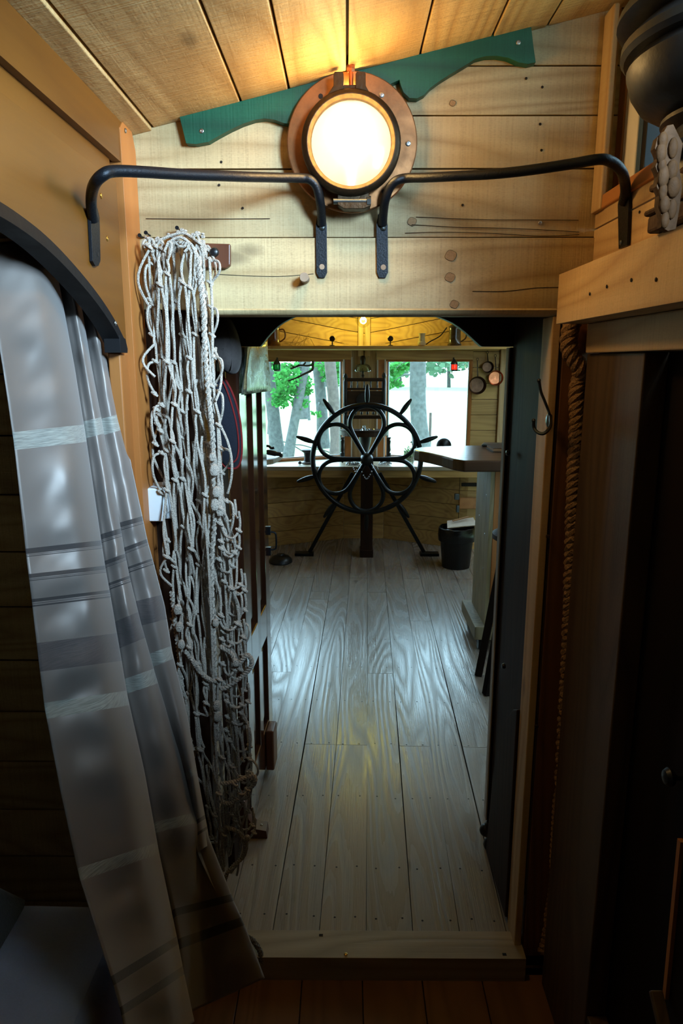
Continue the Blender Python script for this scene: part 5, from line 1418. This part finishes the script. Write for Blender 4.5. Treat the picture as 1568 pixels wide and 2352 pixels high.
mb = MB(); mb.box((xk + .10, yk0 + .02, zk0), (1.30, yk0 + .04, zct)); mb.box((xk + .1, yk1 - .02, zk0), (1.3, yk1, zct)); mb.build('front_panel', 'dark_z', g)
mb = MB(); mb.box((xk - .05, yk0 - .02, .07), (1.30, yk1 + .04, zk0)); mb.build('plinth', 'cabinet_z', g, bevel=.004)
for y in (yk0 + .03, yk1 - .02):
    mb = MB(); mb.lathe([(.03, -.012), (.034, -.006), (.034, .006), (.03, .012)], (xk - .012, y, .035), (1, 0, 0), n=18); mb.box((xk - .018, y - .012, .035), (xk - .006, y + .012, .071)); mb.build('caster', 'black_plastic', g, smooth=True)
# book on the counter, pale strip and dark cloth behind
mb = MB(); p0, p1 = at(1130, 1037, Z=zt2_ + .001), at(1175, 1031, Z=zt2_ + .001)
mb.box((p0.x, p0.y - .02, zt2_ + .001), (p0.x + .22, p0.y + .16, zt2_ + .004)); mb.box((p0.x + .003, p0.y - .017, zt2_ + .004), (p0.x + .215, p0.y + .155, zt2_ + .018), mi=1); mb.box((p0.x, p0.y - .02, zt2_ + .018), (p0.x + .22, p0.y + .16, zt2_ + .021))
mb.build('closed_book', ['darkbrown_x', 'cardboard'], label='thin closed book lying on the counter by the door edge', cat='book')
mb = MB(); q = at(1110, 1021, Z=zt2_ + .001)
mb.prism([(q.x - .03, q.y - .10, zt2_ + .002), (q.x + .24, q.y - .10, zt2_ + .002), (q.x + .22, q.y - .01, zt2_ + .002), (q.x, q.y - .01, zt2_ + .002)], (0, 0, .012)); mb.build('dark_folder', 'chrome_dull', bevel=.003, label='flat shiny dark folder lying at the back of the counter top', cat='folder')
# stool in the shade before the counter
g = thing('bar_stool', (.80, 2.98, 0), 'dark wooden stool with splayed legs in shadow under the counter', 'stool')
mb = MB(); mb.lathe([(.14, 0), (.155, .008), (.155, .028), (.14, .036)], (.80, 2.98, .69), n=28); mb.build('seat', 'darkbrown_x', g, smooth=True)
for sx in (-1, 1):
    for sy in (-1, 1):
        mb = MB(); mb.bar((.80 + sx * .08, 2.98 + sy * .07, .69), (.80 + sx * .17, 2.98 + sy * .10, .001), .034, .034); mb.build('leg', 'dark_z', g, bevel=.003)
mb = MB(); mb.bar((.66, 2.90, .25), (.94, 2.90, .25), .02, .02); mb.build('stretcher', 'dark_z', g)

# bin with its bag and a board on top
cb = at(1052, 1312, Z=0); cb.y += .12; rb = .115
g = thing('waste_bin', (cb.x, cb.y, 0), 'round black waste bin lined with a black bag beside the cabinet', 'bin')
mb = MB(); mb.lathe([(rb * .86, .0), (rb * .88, .01), (rb * 1.08, .285), (rb * 1.05, .285), (rb * .82, .02), (.002, .02)], (cb.x, cb.y, .001), n=32); mb.build('bucket', 'black_plastic', g, smooth=True)
vs = []; fs = []; prof = [(1.12, .20), (1.18, .235), (1.17, .27), (1.14, .295), (1.06, .30), (1.0, .25)]
for j, (r_, z) in enumerate(prof):
    for i in range(36):
        a = 2 * math.pi * i / 36; rr2 = rb * (r_ + .06 * noise.noise(Vector((math.cos(a) * 3, math.sin(a) * 3, z * 14)))); vs.append((cb.x + rr2 * math.cos(a), cb.y + rr2 * math.sin(a), z + .012 * noise.noise(Vector((math.cos(a) * 2, math.sin(a) * 2, 4)))))
for j in range(len(prof) - 1):
    for i in range(36): fs.append((j * 36 + i, j * 36 + (i + 1) % 36, (j + 1) * 36 + (i + 1) % 36, (j + 1) * 36 + i))
mb = MB(); mb.add(vs, fs); mb.build('bag', 'bin_bag', g, smooth=True)
mb = MB(); mb.hexa([(cb.x - .08, cb.y - .07, .300), (cb.x + .13, cb.y - .07, .322), (cb.x + .13, cb.y + .09, .34), (cb.x - .06, cb.y + .09, .315), (cb.x - .08, cb.y - .07, .306), (cb.x + .13, cb.y - .07, .328), (cb.x + .13, cb.y + .09, .346), (cb.x - .06, cb.y + .09, .321)])
mb.build('paper_sheet', 'paper', label='pale sheet of paper lying across the top of the waste bin', cat='paper')
mb = MB(); mb.bar((cb.x - .03, cb.y + .02, .335), (cb.x + .09, cb.y + .05, .36), .02, .006); mb.build('wood_strip', 'cardboard', label='small brown strip lying on the paper over the waste bin', cat='stick')

# strap-hinged locker board and clamp beside the bin
g = thing('locker_strap', tuple(at(1090, 1170, Y=5.30)), 'short wooden locker arm with an iron catch right of the wheel', 'latch')
mb = MB(); a, b_ = at(1053, 1168, Y=5.30), at(1095, 1143, Y=5.30); mb.box((a.x, 5.28, a.z), (b_.x + .1, 5.31, b_.z)); mb.build('arm', 'orange_y', g, bevel=.006)
mb = MB(); a, b_ = at(1043, 1147, Y=5.27), at(1054, 1134, Y=5.27); mb.box((a.x, 5.25, a.z), (b_.x, 5.285, b_.z)); mb.build('catch', 'chrome_dull', g, bevel=.003); mb = MB(); a, b_ = at(1047, 1176, Y=5.27), at(1054, 1160, Y=5.27); mb.box((a.x, 5.25, a.z), (b_.x, 5.285, b_.z)); mb.build('catch', 'chrome_dull', g, bevel=.003)
mb = MB(); a, b_ = at(1052, 1205, Y=5.315), at(1057, 1070, Y=5.315); mb.box((a.x, 5.305, a.z), (b_.x, 5.325, b_.z)); st(mb.build('trim_20', 'dark_z'))
mb = MB(); a, b_ = at(1060, 1117, Y=5.335), at(1100, 1110, Y=5.335); mb.box((a.x, 5.33, a.z), (b_.x, 5.355, b_.z)); st(mb.build('trim_21', 'gap'))

# dark cap on the floor at the left
cf = at(643, 1298, Z=0)
mb = MB()
mb.lathe([(.075, 0), (.085, .008), (.082, .03), (.060, .052), (.028, .062), (.026, .07), (.01, .074)], (cf.x, cf.y + .06, .001), n=28)
mb.build('black_weight', 'black_plastic', smooth=True, label='low round black object lying on the floor beside the open door', cat='weight')

# left corner shelf with the dark figure, and things on the sill
g = thing('corner_shelf', (at(618, 1070, Y=4.2).x, 4.2, at(618, 1072, Y=4.2).z), 'small pale rounded shelf sticking out behind the panelled door', 'shelf')
q0 = at(640, 1060, Y=4.15); mb = MB()
mb.prism([(q0.x - .5, 4.05, q0.z - .012), (q0.x - .09, 4.05, q0.z - .012), (q0.x - .03, 4.12, q0.z - .012), (q0.x, 4.28, q0.z - .012), (q0.x, 4.45, q0.z - .012), (q0.x - .5, 4.45, q0.z - .012)], (0, 0, .03)); mb.build('board', 'sill', g, bevel=.004)
mb = MB(); mb.box((q0.x - .5, 4.28, q0.z - .10), (q0.x - .12, 4.30, q0.z - .012)); mb.build('bracket', 'pine_x_far', g)
zq = q0.z + .019
c = at(628, 1052, Y=4.2); g = thing('carved_figure', (c.x - .02, 4.2, zq), 'dark scrolled ornament lying on the small shelf behind the door', 'ornament')
mb = MB()
mb.tube(smoothpath([(c.x - .09, 4.2, zq + .012), (c.x - .05, 4.2, zq + .03), (c.x - .02, 4.2, zq + .028), (c.x + .02, 4.2, zq + .02), (c.x + .045, 4.2, zq + .018)], 4), [.012] * 6 + [.016] * 6 + [.012] * 5, n=8)
mb.build('body', 'turned', g, smooth=True)
mb = MB(); mb.tube(smoothpath([(c.x - .07, 4.2, zq + .03), (c.x - .055, 4.2, zq + .062), (c.x - .03, 4.2, zq + .068), (c.x - .012, 4.2, zq + .055), (c.x + .005, 4.2, zq + .058)], 4), .0075, n=8); mb.build('scroll', 'turned', g, smooth=True)
mb = MB(); mb.ball((c.x + .045, 4.2, zq + .012), .012, n=10); mb.build('head', 'turned', g, smooth=True)

zz = ZS + .001
c = at(706, 1066, Z=zz); mb = MB(); mb.lathe([(.042, 0), (.044, .008), (.030, .02), (.026, .05), (.030, .085), (.046, .10), (.048, .108), (.04, .112)], (c.x, c.y + .03, zz), n=24)
mb.build('wooden_capstan', 'turned', smooth=True, label='waisted dark capstan-shaped block on the sill left of the wheel', cat='block')
c = at(688, 1068, Z=zz); g = thing('ball_stopper', (c.x, c.y, zz), 'black ball knob on a short rod lying on the sill left of the capstan', 'stopper')
mb = MB(); mb.ball((c.x, c.y + .02, zz + .014), .014, n=12); mb.build('ball', 'black_plastic', g, smooth=True)
mb = MB(); mb.tube([(c.x + .01, c.y + .02, zz + .012), (c.x + .075, c.y + .035, zz + .012)], .005, n=8); mb.build('rod', 'steel', g)
# loose chain draped around the hub on the sill
cr = random.Random(5)
g = thing('chain_necklace', (at(836, 1060, Z=zz).x, 5.3, zz), 'silvery chain heaped on the sill behind the wheel hub', 'chain')
for nm, x0, x1 in (('strand', 795, 825), ('strand', 866, 896)):
    mb = MB(); pts = []
    for i in range(46):
        px = x0 + (x1 - x0) * cr.random(); p = at(px, 1060, Z=zz); pts.append((p.x, 5.25 + .05 * cr.random(), zz + .005 + .045 * cr.random() * (1 - abs((px - (x0 + x1) / 2) / (x1 - x0) * 1.6))))
    mb.tube(smoothpath(pts[:16], 5), .0032, n=6)
    for p in pts: mb.ball(p, .006, n=6)
    mb.build(nm, 'steel', g, smooth=True)
mb = MB(); P_ = smoothpath([at(x, y, Y=4.965) for x, y in ((812, 1075), (818, 1085), (824, 1070), (835, 1092), (842, 1100), (850, 1090), (860, 1070), (868, 1078))], 6)
for p in P_[::2]: mb.ball(p, .0055, n=6)
mb.build('hanging_strand', 'steel', g, smooth=True)
# round black lamp back and potted plant on the sill, right
c = at(1019, 1060, Z=zz); g = thing('round_fan', (c.x, 5.33, zz), 'black round disc on a foot standing on the sill behind the counter', 'disc')
cz = at(1019, 1023, Y=5.33)
mb = MB(); mb.lathe([(.045, 0), (.05, .01), (.03, .02), (.008, .03), (.008, cz.z - zz - .05)], (c.x, 5.33, zz), n=20); mb.build('foot', 'black_plastic', g, smooth=True)
mb = MB(); mb.lathe([(.03, -.03), (.054, -.012), (.058, .0), (.054, .012), (.03, .03)], cz, (0, 1, 0), n=28); mb.build('disc', 'black_plastic', g, smooth=True)
c = at(936, 1058, Z=zz); g = thing('potted_plant', (c.x, 5.36, zz), 'small green plant in a glass basket by the right stern window', 'plant')
mb = MB(); mb.lathe([(.022, 0), (.034, .01), (.040, .05), (.046, .10), (.044, .10), (.036, .05), (.02, .012)], (c.x, 5.36, zz), n=16); mb.build('pot', 'lamp_clear', g, smooth=True)
mb = MB()
for i in range(46):
    a = cr.uniform(0, 6.28); r_ = cr.uniform(.0, .035); z = zz + cr.uniform(.02, .12); p = Vector((c.x + r_ * math.cos(a), 5.36 + r_ * math.sin(a), z)); d = Vector((cr.uniform(-1, 1), cr.uniform(-1, 1), cr.uniform(.1, 1))).normalized(); s_ = d.orthogonal().normalized() * .006
    mb.add([p, p + d * .012 + s_, p + d * .028, p + d * .012 - s_], [(0, 1, 2, 3)])
mb.build('leaves', 'plant_green', g)
# small hook figure beside the lamp (metal ring holder)
mb = MB(); c = at(949, 1008, Y=5.36)
mb.tube(smoothpath([(c.x, 5.36, zz), (c.x + .004, 5.36, zz + .08), (c.x - .004, 5.36, zz + .14), (c.x - .012, 5.36, zz + .17), (c.x - .02, 5.36, zz + .16)], 4), .004, n=8)
mb.build('metal_hook_stand', 'chrome_dull', smooth=True, label='thin upright metal hook on the sill near the plant, behind the wheel rim', cat='hook')
# driftwood hanging in the left window
g = thing('hanging_branch', tuple(at(690, 850, Y=5.45)), 'bare grey crooked branch hanging in the left stern window', 'branch')
mb = MB(); mb.tube(smoothpath([at(x, y, Y=5.45) for x, y in ((718, 829), (718, 840), (716, 850), (700, 858), (680, 868), (661, 875))], 3), [.010] * 8 + [.008] * 4 + [.006] * 4, n=7); mb.build('stem', 'bark_bare', g, smooth=True)
mb = MB(); mb.tube(smoothpath([at(x, y, Y=5.45) for x, y in ((716, 838), (705, 840), (690, 839), (678, 843), (667, 847))], 3), .007, n=7); mb.tube([at(695, 840, Y=5.45), at(702, 832, Y=5.45)], .006, n=6); mb.tube([at(676, 843, Y=5.45), at(667, 839, Y=5.45)], .004, n=6); mb.build('twig', 'bark_bare', g, smooth=True)

# ================================================================== OUTSIDE THE STERN WINDOWS
tr = random.Random(21)
def leaf(mb, p, s, r=tr):
    d = Vector((r.uniform(-1, 1), r.uniform(-1, 1), r.uniform(-.6, .3))).normalized(); q = d.orthogonal().normalized(); q = (Matrix.Rotation(r.uniform(0, 6.28), 3, d) @ q) * s * .38
    mb.add([p, p + d * s * .35 + q, p + d * s * .75 + q * .7, p + d * s, p + d * s * .75 - q * .7, p + d * s * .35 - q], [(0, 1, 2, 3, 4, 5)], pid=r.random())
def trunk(mb, base, top, r0, r1, flare=1.35, n=12):
    P = []; rr = []
    for i in range(17):
        t = i / 16; p = Vector(base).lerp(Vector(top), t); p += Vector((noise.noise(Vector((t * 3, r0 * 50, 1))), noise.noise(Vector((t * 3, r0 * 50, 7))), 0)) * r0 * .5 * (t > .05)
        P.append(p); rr.append((r0 + (r1 - r0) * t) * (1 + (flare - 1) * max(0, 1 - t * 7) ** 2))
    mb.tube(P, rr, n=n)
def groundat(px, py):
    return at(px, py, Z=gz - .02)
def tree(label, pb, wpx, topx, Y=None, leaves=None, lsize=.10, bark='bark', group='trees beyond the stern windows', h=7):
    b = groundat(*pb) if Y is None else at(pb[0], pb[1], Y=Y)
    dep = (b - EYE).dot(_f); r0 = wpx / 1600 * dep / 2
    d = at(topx[0], topx[1], Y=b.y); dirv = (d - b); dirv = dirv / dirv.z
    top = b + dirv * h
    g = thing('tree', tuple(b), label, 'tree', group)
    mb = MB(); trunk(mb, b - Vector((0, 0, .1)), top, r0, r0 * .8); mb.build('trunk', bark, g, smooth=True)
    if leaves:
        mb = MB()
        for (cx_, cy_, rx, ry, n_, dy) in leaves:
            c = at(cx_, cy_, Y=b.y + dy); dd = (c - EYE).dot(_f)
            sx, sz = rx / 1600 * dd, ry / 1600 * dd
            for i in range(n_):
                a = tr.uniform(0, 6.283); q = tr.random() ** .6; y_ = tr.uniform(-.5, .5) * sx * 1.6
                k_ = 1 + .35 * noise.noise(Vector((math.cos(a) * 2, math.sin(a) * 2, cx_)))
                leaf(mb, c + Vector((math.cos(a) * q * sx * k_, y_, math.sin(a) * q * sz * k_)), lsize * tr.uniform(.6, 1.2))
        mb.build('foliage', 'leaf', g)
        for (cx_, cy_, rx, ry, n_, dy) in leaves:
            mb = MB(); c = at(cx_, cy_, Y=b.y + dy); o_ = b + dirv * (max(.6, c.z - b.z + .2)); 
            mb.tube(smoothpath([o_, o_.lerp(c, .5) + Vector((0, 0, .12)), c], 4), [.016 * b.y / 10] * 5 + [.008] * 4, n=5)
            mb.build('branch', 'bark', g)
    return g
tree('large pale trunk leaning at the far left edge of the left window', (640, 1050), 30, (612, 840), leaves=[(625, 835, 20, 14, 70, 0)], lsize=.10)
tree('dark slim tree trunk behind the large pale one at the left', (624, 1000), 17, (627, 838), leaves=[(645, 862, 28, 22, 240, -.4), (640, 905, 22, 25, 260, -.6)], lsize=.14)
tree('thin crooked leaning trunk with leaves in the left window', (658, 1058), 22, (688, 900), leaves=[(662, 868, 32, 24, 300, -.3), (690, 880, 28, 20, 240, .2), (640, 912, 20, 24, 220, -.2), (668, 900, 26, 14, 160, 0), (700, 898, 18, 10, 90, .2), (688, 925, 22, 10, 90, .1), (655, 845, 26, 12, 130, 0)], lsize=.085)
tree('broad far trunk with spreading base behind the leaning tree', (698, 962), 24, (696, 840), leaves=[(690, 845, 26, 12, 90, 0)], lsize=.22)
tree('tall trunk with bare bark patch left of the wheel top', (742, 1030), 26, (729, 850), leaves=[(760, 860, 22, 18, 190, -.3), (745, 838, 30, 12, 130, -.5), (728, 950, 14, 6, 40, -.5)], lsize=.09)
tree('tall trunk beside the middle panel in the left window', (773, 1045), 27, (757, 850), bark='bark_bare', leaves=[(775, 845, 16, 16, 150, .3), (770, 880, 15, 10, 80, .3)], lsize=.09)
tree('thin straight sapling far behind the leaning trunk', (710, 966), 5, (706, 850))
tree('single straight trunk standing in the bright right window', (972, 1055), 38, (962, 840), leaves=[(905, 850, 22, 16, 130, 3), (902, 878, 22, 12, 110, 3), (925, 838, 22, 10, 80, 3)], lsize=.13)
# dead sticks, stump and post
g = thing('dead_branch', tuple(groundat(690, 1020)), 'thin fallen grey branches lying on the grass by the leaning tree', 'branch')
b = groundat(700, 1040)
for q0, q1 in (((630, 1010), (700, 1040)), ((645, 1020), (665, 1050)), ((700, 1035), (760, 1040)), ((655, 1025), (720, 1030))):
    mb = MB(); p0, p1 = at(*q0, Y=b.y), at(*q1, Y=b.y); mb.tube(smoothpath([p0, p0.lerp(p1, .5) + Vector((0, 0, .06)), p1], 4), .014, n=6); mb.build('stick', 'bark', g, smooth=True)
def stump(px, y0, y1, w_, label):
    b = groundat(px, y1); t = at(px, y0, Y=b.y); dep = (b - EYE).dot(_f); r_ = w_ / 1600 * dep / 2
    mb = MB(); mb.lathe([(r_ * 1.2, -.05), (r_, .1), (r_, t.z - b.z), (r_ * .9, t.z - b.z + .02)], b, n=12)
    mb.build('wooden_stump', 'bark_bare', smooth=True, label=label, cat='stump')
stump(634, 1000, 1050, 8, 'short upright wooden post on the grass left of the leaning trunk')
stump(986, 950, 1050, 6, 'short wooden post just right of the straight trunk')
# fence and far tree line
g = thing('far_treeline', (8, 60, gz), 'hazy pale tree line at the far edge of the meadow', 'trees')
mb = MB()
for i in range(2600):
    x = tr.uniform(-2, 20); y = tr.uniform(50, 62); z = gz + 2.3 * tr.random() ** .8 + 1.2 + .8 * noise.noise(Vector((x * .4, 0, 0))); leaf(mb, Vector((x, y, z)), .55)
mb.build('foliage', 'leaf_far', g)
mb = MB()
for x in range(-2, 20, 2): mb.tube([(x + .4, 58, gz - .3), (x + .3, 58, gz + 2.4)], .15, n=6)
mb.build('trunks', 'bark', g)
